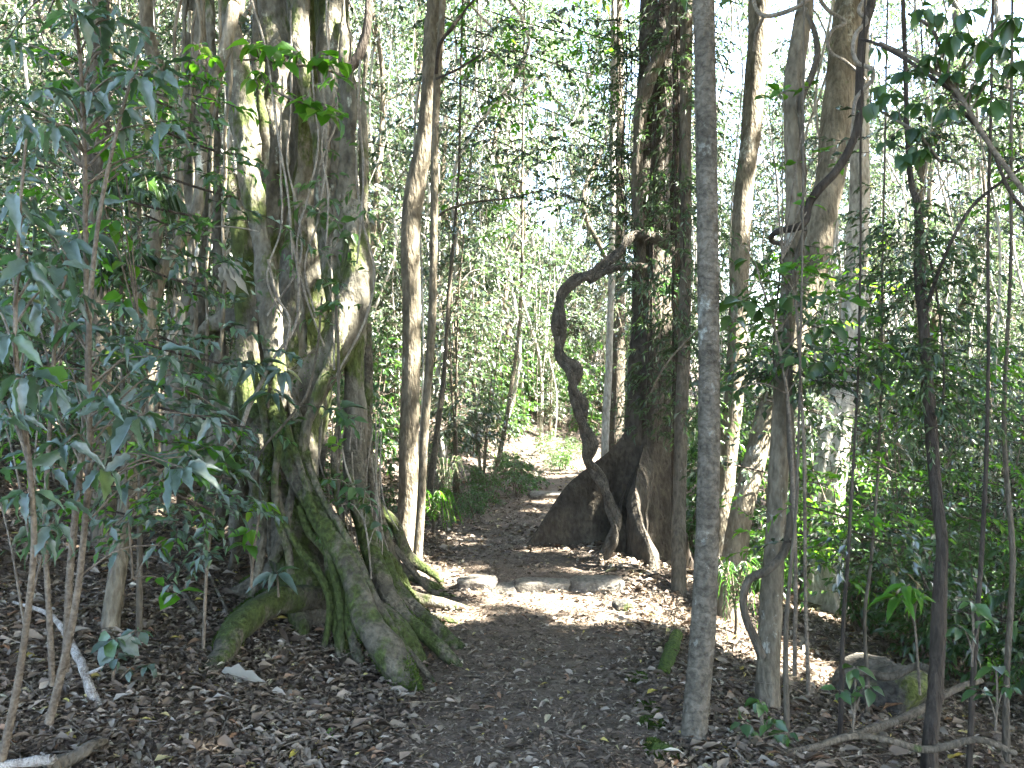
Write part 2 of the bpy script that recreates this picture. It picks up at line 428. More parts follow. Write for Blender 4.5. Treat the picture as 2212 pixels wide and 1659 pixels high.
def litter(n, d0, d1, size, seed, on_path_keep=.4, pw=1.0, off=0.0):
    x, y, r = wedge(n, d0, d1, seed, pw)
    u = np.abs(x - path_x(y))
    k = (u > .62 + r.normal(0, .15, n)) | (r.random(n) < on_path_keep)
    x, y, u = x[k], y[k], u[k]; n = len(x)
    z = ground_h(x, y) + .012 + r.random(n) * .022 + off
    a = r.random(n) * 2 * np.pi
    dirs = np.stack([np.cos(a), np.sin(a), r.normal(0, .22, n)], 1)
    up = np.stack([r.normal(0, .38, n), r.normal(0, .38, n), np.ones(n)], 1)
    s = np.minimum(.12, size * r.lognormal(0, .48, n)) * np.where(u < .6, .72, 1)
    return np.stack([x, y, z], 1), dirs, up, s, r
mb = MB()
P_, D_, U_, S_, r_ = litter(125000, 2.6, 12, .035, 11, .45)
leaves(mb, T_LITTER, P_, D_, U_, S_, S_ * r_.uniform(.28, .62, len(S_)))
P_, D_, U_, S_, r_ = litter(26000, 8, 32, .08, 12, .8)
leaves(mb, T_SMALL, P_, D_, U_, S_, S_ * .5)
P_, D_, U_, S_, r_ = litter(420, 2.6, 9, .085, 13, .12)
leaves(mb, T_LITTER, P_, D_, U_, S_, S_ * r_.uniform(.35, .6, len(S_)))
tag(mb.build('leaf_litter', M['litter']), 'brown and grey fallen leaves carpeting the forest floor and path', 'leaf litter', kind='stuff')
mb = MB()
x, y, r_ = wedge(2600, 2.6, 14, 15)
k = (np.abs(x - path_x(y)) > .6) | (r_.random(len(x)) < .25)
x, y = x[k], y[k]
a = r_.random(len(x)) * 2 * np.pi
sprays(MB(), mb, np.stack([x, y, ground_h(x, y) + .02], 1), np.stack([np.cos(a), np.sin(a), r_.normal(.05, .12, len(x))], 1), r_.uniform(.08, .4, len(x)), 2, T_SMALL, .01, droop=.1, tw_r=.0032)
tag(mb.build('fallen_twigs', M['twig']), 'thin dead twigs scattered among the fallen leaves', 'twigs', kind='stuff')

# ------------------------------------------------------------------ THE STRANGLER FIG
fig_o = W(650, 1190, 6.2); fig_o[2] = gh(fig_o[0], fig_o[1])
fig = thing('strangler_fig', fig_o, 'huge strangler fig with fused pale stems and mossy roots spreading down to the path', 'tree')
mb = MB()
FIG = [
 # the two great trunks and what is behind the crevice
 [(575, -260, 6.6, 32), (583, 0, 6.6, 34), (598, 180, 6.5, 42), (597, 330, 6.5, 46), (585, 450, 6.5, 42), (562, 600, 6.5, 40), (548, 760, 6.45, 46), (545, 900, 6.4, 56), (555, 1050, 6.4, 64), (570, 1180, 6.4, 76)],
 [(712, -260, 6.5, 36), (712, 0, 6.5, 37), (722, 200, 6.4, 40), (722, 400, 6.4, 42), (735, 560, 6.2, 48), (745, 680, 6.1, 40)],
 [(660, -260, 7.8, 34), (655, 100, 7.8, 40), (660, 400, 7.9, 50), (655, 700, 7.9, 70), (630, 1000, 7.4, 64), (625, 1200, 7.2, 60)],
 # bright right shoulder sweeping down and left into the root mass
 [(762, 440, 6.1, 24), (768, 530, 6.0, 28), (770, 610, 5.95, 30), (752, 680, 5.9, 38), (722, 750, 5.9, 42), (680, 810, 5.9, 46), (640, 870, 5.95, 48), (620, 950, 6.0, 44), (610, 1050, 6.0, 50)],
 [(755, 150, 6.1, 12), (758, 200, 6.1, 13), (757, 330, 6.1, 14), (758, 440, 6.1, 17), (765, 560, 6.1, 22)],
 [(765, 600, 6.05, 24), (770, 720, 6.05, 25), (764, 820, 6.05, 25), (764, 950, 6.05, 25), (770, 1060, 6.0, 26)],
 [(742, 660, 5.75, 16), (728, 740, 5.72, 15), (705, 800, 5.7, 13), (683, 860, 5.68, 11), (665, 920, 5.66, 10), (655, 980, 5.62, 12), (668, 1040, 5.58, 13)],
 # pale middle stem
 [(478, -220, 6.1, 20), (488, 0, 6.1, 20), (508, 120, 6.05, 24), (528, 270, 6.0, 30), (540, 380, 5.95, 26), (560, 490, 5.9, 20), (575, 600, 5.85, 20), (588, 720, 5.8, 20), (598, 810, 5.8, 24), (600, 880, 5.8, 26)],
 # mossy stem left of it
 [(500, 380, 6.2, 22), (522, 520, 6.1, 20), (527, 650, 6.1, 19), (530, 780, 6.05, 22), (545, 900, 6.0, 30)],
 # left trunks
 [(430, -240, 6.6, 20), (438, 0, 6.6, 22), (430, 300, 6.6, 26), (425, 480, 6.5, 30), (412, 640, 6.5, 34), (398, 780, 6.4, 26), (385, 900, 6.4, 22), (375, 1020, 6.3, 26)],
 [(440, -200, 6.4, 12), (455, 50, 6.4, 13), (462, 300, 6.4, 12), (468, 500, 6.5, 9), (476, 660, 6.5, 9), (474, 800, 6.4, 18), (480, 900, 6.3, 30)],
 [(545, 700, 6.3, 26), (490, 690, 6.3, 22), (445, 712, 6.35, 18), (415, 740, 6.4, 16)],
 [(476, 745, 6.7, 16), (470, 830, 6.6, 30), (475, 930, 6.5, 34), (470, 1080, 6.4, 40)],
 [(660, -120, 6.3, 20), (652, 40, 6.25, 22), (650, 120, 6.2, 22), (665, 210, 6.25, 15), (688, 330, 6.25, 11), (690, 450, 6.2, 12)],
 [(790, -200, 6.4, 8), (800, 40, 6.4, 8), (786, 170, 6.35, 9), (784, 320, 6.3, 9), (788, 480, 6.3, 10), (792, 640, 6.3, 10)],
 [(545, -200, 6.25, 9), (552, 60, 6.25, 9), (566, 220, 6.2, 10), (572, 380, 6.15, 10), (560, 520, 6.15, 10), (548, 660, 6.1, 11), (555, 800, 6.0, 13)],
 [(616, 260, 6.2, 8), (628, 420, 6.15, 8), (634, 560, 6.1, 9), (652, 700, 6.0, 10), (655, 800, 5.95, 12)],
 [(750, -200, 6.2, 9), (742, 60, 6.2, 9), (735, 200, 6.15, 10), (742, 340, 6.1, 11), (730, 470, 6.1, 10), (745, 600, 5.95, 12)],
 [(400, -200, 6.5, 9), (398, 100, 6.5, 9), (404, 300, 6.45, 10), (388, 480, 6.45, 10), (380, 650, 6.4, 12), (372, 850, 6.4, 12), (360, 1040, 6.3, 14)],
 [(690, 180, 6.1, 13), (705, 320, 6.1, 12), (700, 450, 6.1, 13), (715, 560, 6.0, 14)],
]
for i, s in enumerate(FIG):
    px_tube(mb, s, seg=18, per=8, amp=.10, freq=3.2, seed=i * 3 + 1)
tmp = mb.build('tmp', M['fig'])
mod = tmp.modifiers.new('r', 'REMESH'); mod.mode = 'VOXEL'; mod.voxel_size = .016
sm = tmp.modifiers.new('s', 'SMOOTH'); sm.iterations = 4; sm.factor = .6
dg = bpy.context.evaluated_depsgraph_get()
ev = tmp.evaluated_get(dg)
me = bpy.data.meshes.new_from_object(ev, depsgraph=dg)
bpy.data.objects.remove(tmp)
V = np.empty(len(me.vertices) * 3, np.float32); me.vertices.foreach_get('co', V); V = V.reshape(-1, 3).astype(float)
Nn = np.empty(len(me.vertices) * 3, np.float32); me.vertices.foreach_get('normal', Nn); Nn = Nn.reshape(-1, 3)
sc = np.array([1, 1, .3])
disp = .020 * noise3(V * sc, 7, 21) + .011 * noise3(V * np.array([1, 1, .5]), 18, 22) + .012 * noise3(V * np.array([.6, .6, 1.4]), 4, 23) + .003 * noise3(V, 50, 24)
V = V + Nn * disp[:, None] - fig_o
me.vertices.foreach_set('co', V.astype(np.float32).ravel()); me.update()
me.polygons.foreach_set('use_smooth', np.ones(len(me.polygons), bool))
me.materials.clear(); me.materials.append(M['fig']); me.name = 'trunk'
o = bpy.data.objects.new('trunk', me); COL.objects.link(o); o.parent = fig

def rootspec(pts, d0, d1=None):
    """pixel rows (px,py,r) with depth running from d0 to the ground at the last point"""
    if d1 is None: d1 = ghit(pts[-1][0], pts[-1][1])
    L = [0]
    for a, b in zip(pts[:-1], pts[1:]): L.append(L[-1] + math.hypot(b[0] - a[0], b[1] - a[1]))
    return [(p[0], p[1], d0 + (d1 - d0) * (l / L[-1]), p[2]) for p, l in zip(pts, L)]

ROOTS = [
 ([(569, 830, 17), (603, 940, 19), (636, 1023, 20), (681, 1097, 20), (713, 1150, 22), (744, 1202, 23), (766, 1254, 25), (780, 1307, 28), (803, 1359, 32), (838, 1411, 34), (872, 1465, 30), (898, 1505, 16)], 5.75, None),
 ([(629, 840, 13), (644, 923, 14), (664, 1007, 13), (694, 1085, 13), (724, 1150, 14), (758, 1225, 15), (800, 1300, 17), (838, 1340, 21), (874, 1380, 22), (900, 1425, 18), (918, 1460, 10)], 5.8, 5.0),
 ([(762, 980, 22), (774, 1080, 20), (794, 1167, 20), (818, 1237, 20), (842, 1296, 18), (874, 1335, 16), (924, 1380, 15), (968, 1422, 13), (995, 1445, 6)], 5.9, None),
 ([(800, 1130, 11), (830, 1202, 13), (860, 1270, 14), (898, 1322, 17), (940, 1357, 16), (975, 1390, 14), (1015, 1410, 7)], 6.0, None),
 ([(560, 880, 34), (568, 1000, 42), (600, 1080, 46), (636, 1160, 56), (660, 1240, 60), (672, 1300, 52), (668, 1370, 40), (660, 1440, 34)], 5.9, 5.35),
 ([(700, 1290, 26), (640, 1292, 30), (585, 1302, 31), (540, 1332, 30), (508, 1365, 30), (482, 1415, 26), (452, 1462, 18), (440, 1490, 8)], 5.45, None),
 ([(665, 1178, 26), (605, 1215, 22), (560, 1255, 20), (500, 1290, 18), (440, 1300, 12)], 5.7, 5.6),
 ([(643, 1095, 8), (660, 1150, 9), (695, 1185, 12), (723, 1230, 13), (742, 1290, 12), (751, 1335, 12), (762, 1394, 12), (781, 1475, 13)], 5.3, 4.85),
 ([(744, 1330, 10), (730, 1377, 9), (729, 1422, 8), (744, 1440, 7), (713, 1457, 7), (697, 1490, 5)], 5.05, 4.75),
 ([(565, 1390, 9), (588, 1410, 9), (610, 1444, 9), (625, 1462, 8), (629, 1495, 6)], 5.3, 4.85),
 ([(625, 1290, 22), (650, 1340, 24), (648, 1400, 20), (635, 1470, 16)], 5.4, 5.0),
 ([(720, 1330, 14), (745, 1390, 16), (760, 1450, 14), (770, 1490, 10)], 5.2, 4.9),
 ([(800, 1350, 10), (830, 1400, 12), (818, 1440, 12), (840, 1490, 9)], 5.0, 4.75),
 ([(780, 1060, 10), (800, 1150, 10), (850, 1220, 11), (880, 1280, 10), (905, 1310, 7)], 6.2, None),
 ([(795, 1000, 8), (812, 1090, 9), (835, 1160, 9), (865, 1230, 10), (925, 1262, 9), (965, 1280, 5)], 6.5, None),
 ([(790, 1040, 10), (820, 1100, 11), (850, 1130, 11), (880, 1200, 12), (935, 1240, 9), (955, 1262, 5)], 6.9, None),
 ([(840, 1230, 10), (885, 1285, 12), (940, 1300, 12), (990, 1312, 9), (1025, 1318, 4)], 6.3, None),
 ([(860, 1260, 8), (900, 1320, 10), (960, 1335, 8), (1000, 1350, 4)], 6.1, None),
 ([(596, 900, 9), (615, 960, 10), (632, 1040, 11), (660, 1100, 11), (690, 1150, 12), (705, 1220, 12), (718, 1290, 12), (728, 1350, 13), (745, 1420, 12), (760, 1470, 9)], 5.5, 4.95),
 ([(600, 950, 7), (590, 1040, 8), (600, 1120, 9), (622, 1180, 9), (630, 1240, 8)], 5.3, 5.2),
 ([(470, 1000, 8), (455, 1090, 9), (450, 1160, 9), (430, 1220, 7), (400, 1260, 5)], 6.0, None),
 ([(790, 1180, 6), (815, 1240, 7), (850, 1290, 7), (905, 1345, 7), (960, 1372, 5), (990, 1380, 3)], 5.9, None),
 ([(850, 1180, 6), (890, 1230, 7), (930, 1275, 7), (985, 1290, 5)], 6.7, None),
 ([(600, 860, 6), (625, 960, 7), (660, 1060, 7), (700, 1150, 8), (722, 1230, 8), (735, 1300, 8), (738, 1370, 8), (728, 1440, 7)], 5.42, 4.9),
 ([(660, 1000, 6), (690, 1070, 7), (736, 1140, 8), (780, 1220, 8), (812, 1290, 9), (858, 1375, 9), (905, 1440, 8), (940, 1478, 4)], 5.35, None),
 ([(745, 1010, 7), (765, 1100, 8), (800, 1190, 8), (838, 1265, 9), (880, 1318, 9), (930, 1358, 8), (995, 1388, 5)], 5.65, None),
 ([(560, 980, 7), (550, 1060, 8), (565, 1140, 9), (560, 1220, 9), (540, 1290, 8)], 5.4, 5.3),
 ([(600, 1060, 6), (618, 1130, 7), (650, 1190, 8), (690, 1240, 8), (712, 1300, 8), (706, 1370, 7), (690, 1440, 6)], 5.3, 4.95),
 # left skirt
 ([(520, 860, 14), (500, 940, 16), (470, 1010, 16), (440, 1080, 14), (420, 1130, 8)], 6.1, None),
 ([(535, 880, 14), (520, 960, 15), (500, 1040, 16), (478, 1110, 14), (465, 1170, 9)], 5.9, None),
 ([(545, 900, 12), (535, 1000, 14), (522, 1090, 14), (515, 1170, 12), (500, 1230, 8)], 5.8, None),
 ([(500, 800, 14), (475, 880, 15), (440, 950, 14), (400, 1040, 12), (385, 1100, 8)], 6.4, None),
 ([(540, 760, 7), (560, 860, 8), (575, 960, 9), (568, 1060, 9), (580, 1150, 10), (590, 1220, 10)], 5.6, 5.5),
 ([(640, 1010, 8), (625, 1080, 9), (612, 1150, 12), (590, 1210, 12)], 5.4, 5.35),
 ([(735, 900, 7), (722, 1000, 7), (735, 1100, 8), (760, 1200, 8), (775, 1280, 8)], 5.8, 5.6),
 ([(700, 960, 6), (690, 1060, 6), (705, 1160, 6)], 6.1, 6.0),
 ([(790, 700, 10), (793, 820, 11), (796, 940, 11), (806, 1060, 12), (815, 1180, 14), (830, 1260, 10)], 6.5, 6.3),
]
for i, (pts, d0, d1) in enumerate(ROOTS):
    mb = MB()
    px_tube(mb, rootspec(pts, d0, d1), seg=16, per=9, amp=.16, freq=9, seed=60 + i * 3, lobes=3, lobe_amp=.08, wob=.022)
    mb.build('root', M['fig_root'], fig, fig_o)

# moss fronds on the root mass (real tufts)
def moss_on(mb, spec, n, seed, rr=1.0, ln=.018, up_bias=.5):
    s = np.array(spec, float)
    C = np.array([W(a, b, c) for a, b, c, _ in s]); R = s[:, 3] / F * s[:, 2]
    PR = catmull(np.hstack([C, R[:, None]]), 8)
    r = np.random.default_rng(seed)
    k = r.integers(0, len(PR) - 1, n); t = r.random(n)[:, None]
    Q = PR[k] * (1 - t) + PR[k + 1] * t
    D = r.normal(0, 1, (n, 3)); D[:, 2] = np.abs(D[:, 2]) * up_bias + .1; D[:, 1] -= .4
    T = nrm(PR[k + 1, :3] - PR[k, :3]); D = nrm(D - T * np.sum(D * T, 1)[:, None])
    P = Q[:, :3] + D * Q[:, 3:4] * .98 * rr
    keep = noise3(P, 5.5, 77) > -.15
    P, D = P[keep], D[keep]
    leaves(mb, T_SMALL, P, nrm(D + r.normal(0, .6, P.shape)), r.normal(0, 1, P.shape), r.uniform(.5, 1.5, len(P)) * ln, ln * .5)
mb = MB()
for i, n in ((0, 5200), (1, 5200), (2, 3400), (3, 2600), (4, 10000), (5, 5200), (6, 1600), (10, 1200)):
    pts, d0, d1 = ROOTS[i]
    moss_on(mb, rootspec(pts[2:], d0, d1), n, 200 + i)
moss_on(mb, FIG[3], 900, 301); moss_on(mb, FIG[8], 1500, 302, up_bias=1)
moss_on(mb, [(600, 900, 5.75, 30), (560, 1000, 5.6, 40), (570, 1080, 5.6, 40)], 2500, 303)
mb.build('moss', M['moss_leaf'], fig, fig_o)['kind'] = 'stuff'
# hanging aerial roots in the hollow
r_ = np.random.default_rng(5)
for i in range(26):
    x0 = r_.uniform(690, 830); y0 = r_.uniform(900, 1010); L = r_.uniform(120, 330); d = r_.uniform(5.7, 6.1)
    mb = MB()
    px_tube(mb, [(x0, y0, d, 1.6), (x0 + r_.normal(0, 8), y0 + L * .4, d - .05, 1.8), (x0 + 8 + r_.normal(0, 12), y0 + L * .75, d - .1, 1.8), (x0 + 15 + r_.normal(0, 12), y0 + L, d - .15, 1.2)], seg=5, per=5)
    mb.build('aerial_root', M['vine'], fig, fig_o)

# ------------------------------------------------------------------ crowns (overhead shade), carved so the sunspots fall where they should
def crown(parent, origin, center, rad, n_tw, seed, ll=.22, mat='canopy', hz=.45, per=9, nc=26):
    r = np.random.default_rng(seed)
    c = np.asarray(center, float)
    # clumps
    cc = r.normal(0, 1, (nc, 3)); cc = nrm(cc) * (r.random((nc, 1)) ** .5) * np.array([rad, rad, rad * hz]) + c
    k = r.integers(0, nc, n_tw)
    S = cc[k] + r.normal(0, .16, (n_tw, 3)) * np.array([rad, rad, rad * .4])
    D = nrm(S - (c - [0, 0, rad * .5])) + r.normal(0, .5, (n_tw, 3))
    ml, mt = MB(), MB()
    sprays(ml, None, S, D, r.uniform(.5, .9, n_tw), per, T_SMALL, ll, ratio=.5, carve=True, seed=seed)
    ml.build('crown', M[mat], parent, origin)

def extend_top(P, R, ztop):
    """carry a trunk out of the frame up to ztop"""
    P = list(P); R = list(R)
    t = nrm(P[0] - P[1]); t = nrm(t * .5 + np.array([0, 0, 1.]))
    h = ztop - P[0][2]
    if h > .5:
        P = [P[0] + t * h / t[2], P[0] + t * h * .5 / t[2]] + P; R = [R[0] * .55, R[0] * .8] + R
    return np.array(P), np.array(R)

def tree(name, label, spec, mat, ztop=9.5, crad=2.4, ntw=420, seed=0, seg=18, amp=.08, freq=6, lobes=0, lobe_amp=0, flare=1.5, cat='tree', group=None, wob=.01, cr=True, per=8, sink=True):
    """spec: rows (px,py,depth,rpx) top to base; the base goes into the ground"""
    s = np.array(spec, float)
    P = np.array([W(a, b, c) for a, b, c, _ in s]); R = s[:, 3] / F * s[:, 2]
    b = P[-1]; g = gh(b[0], b[1])
    if sink:
        # root flare
        R = np.append(R, R[-1] * flare); P = np.vstack([P, [b[0], b[1], min(g - .12, b[2] - .05)]])
    o3 = np.array([b[0], b[1], g])
    root = thing(name, o3, label, cat, group)
    P2, R2 = extend_top(P, R, ztop)
    mb = MB(); tube(mb, P2, R2, seg=seg, per=per, amp=amp, freq=freq, seed=seed, lobes=lobes, lobe_amp=lobe_amp, wob=wob)
    mb.build('trunk', M[mat], root, o3)
    if cr: crown(root, o3, P2[0] + [0, 0, .5], crad, ntw, seed + 500)
    return root, o3, P2, R2

crown(fig, fig_o, W(600, -250, 6.4) + [0, 0, 6.0], 4.2, 1300, 900)
for s, q in (((590, -250), (-3, .5, 5)), ((715, -250), (1.5, .6, 5)), ((655, -250), (-.6, -1.5, 6)), ((505, -210), (-2.6, -1, 4))):
    a = W(*s, 6.5); mb = MB(); tube(mb, [a - [0, 0, .3], a + np.array(q) * .5, a + np.array(q)], [.13, .1, .05], seg=9, per=5)
    mb.build('limb', M['fig'], fig, fig_o)

# ------------------------------------------------------------------ NAMED TREES
tree('forest_tree', 'brown mossy trunk standing behind the broad leaves left of the strangler fig', [(212, -20, 6.1, 22), (214, 150, 6.1, 24), (208, 400, 6, 25), (212, 650, 6, 25), (213, 850, 5.9, 26), (218, 1050, 5.8, 28), (228, 1180, 5.75, 30)], 'brown', seed=31)
tree('forest_tree', 'leaning grey trunk whose dark top crosses in front of the fig', [(520, -80, 5.2, 15), (503, 20, 5.15, 14), (484, 110, 5.1, 13), (455, 200, 5.1, 12), (436, 310, 5.05, 12), (427, 450, 5, 13), (400, 510, 5, 14), (350, 590, 4.95, 16), (318, 700, 4.9, 17), (300, 820, 4.85, 17), (286, 950, 4.8, 17), (274, 1080, 4.75, 17), (260, 1220, 4.7, 18), (238, 1370, 4.65, 20)], 'tan', seed=34, amp=.06, crad=1.8, ntw=260)
tree('forest_tree', 'slim pale stem rising between the brown trunk and the fig', [(315, -40, 7.2, 14), (325, 90, 7.2, 14), (350, 170, 7.2, 15), (353, 330, 7.1, 15), (345, 430, 7.1, 15), (333, 560, 7, 15), (328, 760, 7, 15), (335, 1000, 6.9, 16)], 'tan', seed=37, crad=1.8, ntw=260)
tree('forest_tree', 'stout trunk beside the path with bright sunlit patches at its foot', [(942, -40, 7.8, 17), (936, 60, 7.8, 18), (928, 200, 7.7, 19), (915, 320, 7.7, 19), (895, 420, 7.7, 22), (886, 520, 7.6, 21), (888, 650, 7.6, 20), (888, 800, 7.6, 20), (884, 950, 7.6, 21), (880, 1100, 7.6, 22), (878, 1200, 7.5, 24)], 'tan', seed=41, amp=.07)
tree('forest_tree', 'thin straight trunk just right of the stout trunk beside the path', [(956, -40, 7.4, 7), (945, 200, 7.4, 8), (938, 450, 7.35, 8), (932, 700, 7.3, 9), (920, 900, 7.3, 9), (911, 1060, 7.25, 9), (902, 1215, 7.2, 11)], 'tan', seed=43, crad=1.5, ntw=200, seg=12)
tree('forest_tree', 'slender smooth grey trunk standing alone at the right edge of the path', [(1519, -60, 4.35, 22.5), (1521, 0, 4.35, 22.5), (1526, 250, 4.3, 23), (1530, 600, 4.25, 23), (1531, 900, 4.2, 23.5), (1526, 1150, 4.15, 25), (1518, 1350, 4.1, 27), (1507, 1500, 4.05, 28), (1500, 1590, 4.0, 31)], 'grey', seed=47, amp=.035, seg=26, per=14, freq=12, flare=1.7)
tree('forest_tree', 'thin creeper-hung trunk between the buttressed tree and the smooth grey trunk', [(1484, -40, 7.6, 13), (1482, 300, 7.6, 13), (1480, 600, 7.5, 13), (1474, 850, 7.4, 14), (1468, 1100, 7.2, 15), (1466, 1270, 7.0, 17)], 'brown', seed=50, crad=1.6, ntw=240)
tree('forest_tree', 'tall pale trunk sunlit down its side behind the smooth grey trunk', [(1645, -60, 8.3, 23), (1638, 60, 8.3, 23), (1622, 280, 8.2, 22), (1603, 450, 8.1, 21), (1595, 650, 8, 20), (1586, 850, 7.9, 20), (1568, 1020, 7.9, 21), (1556, 1200, 7.8, 22), (1553, 1310, 7.8, 24)], 'tan', seed=53)
tree('forest_tree', 'grey trunk with a vine pressed against it right of the smooth grey trunk', [(1742, -60, 5.3, 18), (1734, 40, 5.3, 19), (1715, 170, 5.25, 21), (1712, 300, 5.2, 20), (1716, 450, 5.2, 19), (1708, 600, 5.2, 19), (1690, 780, 5.15, 19), (1686, 950, 5.1, 20), (1676, 1150, 5.1, 22), (1664, 1320, 5.05, 24), (1656, 1470, 5.0, 25)], 'tan', seed=56, amp=.09)
tree('forest_tree', 'broad mossy leaning trunk behind the curling vines', [(1850, -80, 7.4, 32), (1836, 30, 7.4, 33), (1812, 200, 7.3, 32), (1790, 400, 7.2, 31), (1752, 600, 7.1, 28), (1700, 780, 7, 26), (1650, 920, 7, 25), (1612, 1070, 6.9, 25), (1590, 1180, 6.9, 26), (1572, 1300, 6.8, 28)], 'tan', seed=59, amp=.08)
tree('forest_tree', 'sunlit ribbed trunk deep in the undergrowth behind the boulder', [(1852, 500, 9.6, 20), (1842, 700, 9.5, 22), (1822, 850, 9.4, 26), (1800, 980, 9.3, 30), (1782, 1120, 9.2, 34), (1775, 1270, 9.1, 40)], 'pale', seed=62, lobes=5, lobe_amp=.22, ztop=8)
tree('forest_tree', 'dark crooked sapling trunk in front of the undergrowth beside the boulder', [(1960, 250, 4.9, 5), (1985, 450, 4.8, 8), (1990, 620, 4.7, 12), (1998, 760, 4.65, 12), (2010, 900, 4.6, 13), (2022, 1050, 4.55, 13), (2036, 1180, 4.5, 13), (2030, 1330, 4.5, 15), (2022, 1470, 4.45, 15), (2008, 1610, 4.4, 17)], 'dark', seed=65, amp=.14, freq=14, crad=1.6, ntw=200)
tree('forest_tree', 'thin dark stem rising behind the thicket left of the twisted liana', [(990, 380, 10.5, 3), (972, 600, 10.4, 4), (960, 800, 10.3, 5), (945, 930, 10.2, 7), (930, 1060, 10, 8)], 'brown', seed=68, ztop=8, crad=1.3, ntw=120, seg=8)
tree('forest_tree', 'thin leaning stem at the far bend of the path', [(1128, 500, 14, 3), (1122, 700, 13.8, 4), (1098, 880, 13.5, 5), (1080, 980, 13.4, 5.5), (1062, 1065, 13.2, 6)], 'tan', seed=70, ztop=8, crad=1.3, ntw=120, seg=8)
tree('forest_tree', 'narrow pale mossy pole just left of the buttressed tree', [(1325, 200, 12, 7), (1322, 500, 12, 7), (1318, 700, 12, 7.5), (1312, 850, 12, 8), (1306, 1010, 12, 9)], 'pale', seed=72, ztop=9, crad=1.5, ntw=150, seg=10)
tree('forest_tree', 'dark stump-like trunk seen in the gap beside the buttressed tree', [(1335, 400, 15, 14), (1334, 700, 15, 15), (1332, 880, 15, 17), (1328, 1000, 15, 20)], 'brown', seed=74, ztop=9, crad=1.5, ntw=150, seg=12)

# ---- THE BUTTRESSED TREE
bo = W(1395, 1225, 8.3); bo[2] = gh(bo[0], bo[1])
but = thing('buttressed_tree', bo, 'dark buttressed tree with a great fin root reaching onto the path', 'tree')
mb = MB()
bP = [W(1430, -160, 9.0), W(1418, 0, 9.0), W(1412, 250, 8.9), W(1408, 500, 8.8), W(1403, 750, 8.7), W(1398, 950, 8.6), W(1392, 1120, 8.5), W(1388, 1230, 8.4)]
bR = np.array([34, 36, 37, 37, 41, 46, 52, 56]) / F * 8.8
bP2, bR2 = extend_top(bP, bR, 11)
tube(mb, bP2, bR2, seg=32, per=12, amp=.09, freq=5, seed=81, lobes=5, lobe_amp=.12)
mb.build('trunk', M['buttress'], but, bo)
mb = MB()
P_ = np.array([W(1468, -160, 9.2), W(1462, 100, 9.2), W(1458, 400, 9.1), W(1452, 700, 9.0), W(1446, 950, 8.9), W(1442, 1150, 8.7), W(1448, 1260, 8.6)])
tube(mb, *extend_top(P_, np.array([16, 17, 18, 19, 22, 26, 28]) / F * 9, 10.5), seg=18, per=8, amp=.12, freq=6, seed=84, lobes=3, lobe_amp=.1)
mb.build('side_stem', M['dark'], but, bo)

def fin(top_px, thick, seed, parent, origin, mat, flare=.5, nz=16):
    """a buttress: top edge as pixel rows (px,py,depth); drops to the ground; thick at the foot"""
    T = catmull(np.array([W(*p) for p in top_px]), 6)
    n = len(T)
    G = T.copy(); G[:, 2] = ground_h(T[:, 0], T[:, 1]) - .10
    ax = np.gradient(T, axis=0); ax[:, 2] = 0; ax = nrm(ax); nv = np.stack([ax[:, 1], -ax[:, 0], 0 * ax[:, 0]], 1)
    rows = []
    prof = np.linspace(0, 1, nz)
    ang = np.linspace(0, 1, nz)
    for side in (1, -1):
        for t in (prof if side == 1 else prof[::-1]):
            z = T * (1 - t) + G * t
            th = thick * (math.sin(min(1, t * 5) * math.pi / 2) * (.55 + flare * t ** 2)) + .002
            e = np.linspace(1.25, .55, n)[:, None]
            p = z + nv * side * th * e
            p = p + nv * (noise3(z * np.array([1, 1, .35]) + side * 0, 4, seed)[:, None] * .05 + noise3(z * np.array([1, 1, 1]), 12, seed + 1)[:, None] * .012 * side) * min(1, t * 6)
            rows.append(p)
    Pm = np.stack(rows, 0)  # (2nz, n, 3)
    m = MB(); idx = np.arange(Pm.shape[0] * n).reshape(Pm.shape[0], n)
    f = np.stack([idx[:-1, :-1], idx[:-1, 1:], idx[1:, 1:], idx[1:, :-1]], -1).reshape(-1, 4)
    m.add(Pm.reshape(-1, 3), f)
    # close both ends
    for col, flip in ((0, False), (n - 1, True)):
        q = [[idx[i, col], idx[2 * nz - 1 - i, col], idx[2 * nz - 2 - i, col], idx[i + 1, col]] for i in range(nz - 1)]
        m.f.append(np.array(q))
    return m.build('buttress', mat, parent, origin)
fin([(1385, 820, 8.5), (1366, 890, 8.5), (1345, 940, 8.5), (1315, 975, 8.45), (1272, 1008, 8.4), (1225, 1048, 8.4), (1185, 1104, 8.4), (1152, 1156, 8.4), (1122, 1190, 8.4), (1098, 1206, 8.4)], .085, 91, but, bo, M['buttress'])
fin([(1395, 950, 8.4), (1378, 1010, 8.2), (1372, 1060, 8.0), (1380, 1110, 7.8), (1397, 1160, 7.6), (1413, 1205, 7.4), (1424, 1250, 7.25), (1434, 1285, 7.15)], .10, 94, but, bo, M['buttress'])
fin([(1380, 1000, 8.4), (1352, 1060, 8.2), (1342, 1110, 8.05), (1336, 1160, 7.9), (1328, 1205, 7.85), (1318, 1232, 7.8)], .08, 97, but, bo, M['buttress'])
fin([(1420, 960, 8.7), (1450, 1060, 8.8), (1478, 1150, 8.9), (1500, 1220, 8.9), (1515, 1270, 9)], .09, 99, but, bo, M['dark'])
fin([(1410, 1000, 8.8), (1425, 1060, 9.2), (1440, 1120, 9.6), (1450, 1180, 10)], .09, 100, but, bo, M['dark'])
crown(but, bo, bP2[0] + [0, 0, 1], 3.4, 800, 940)
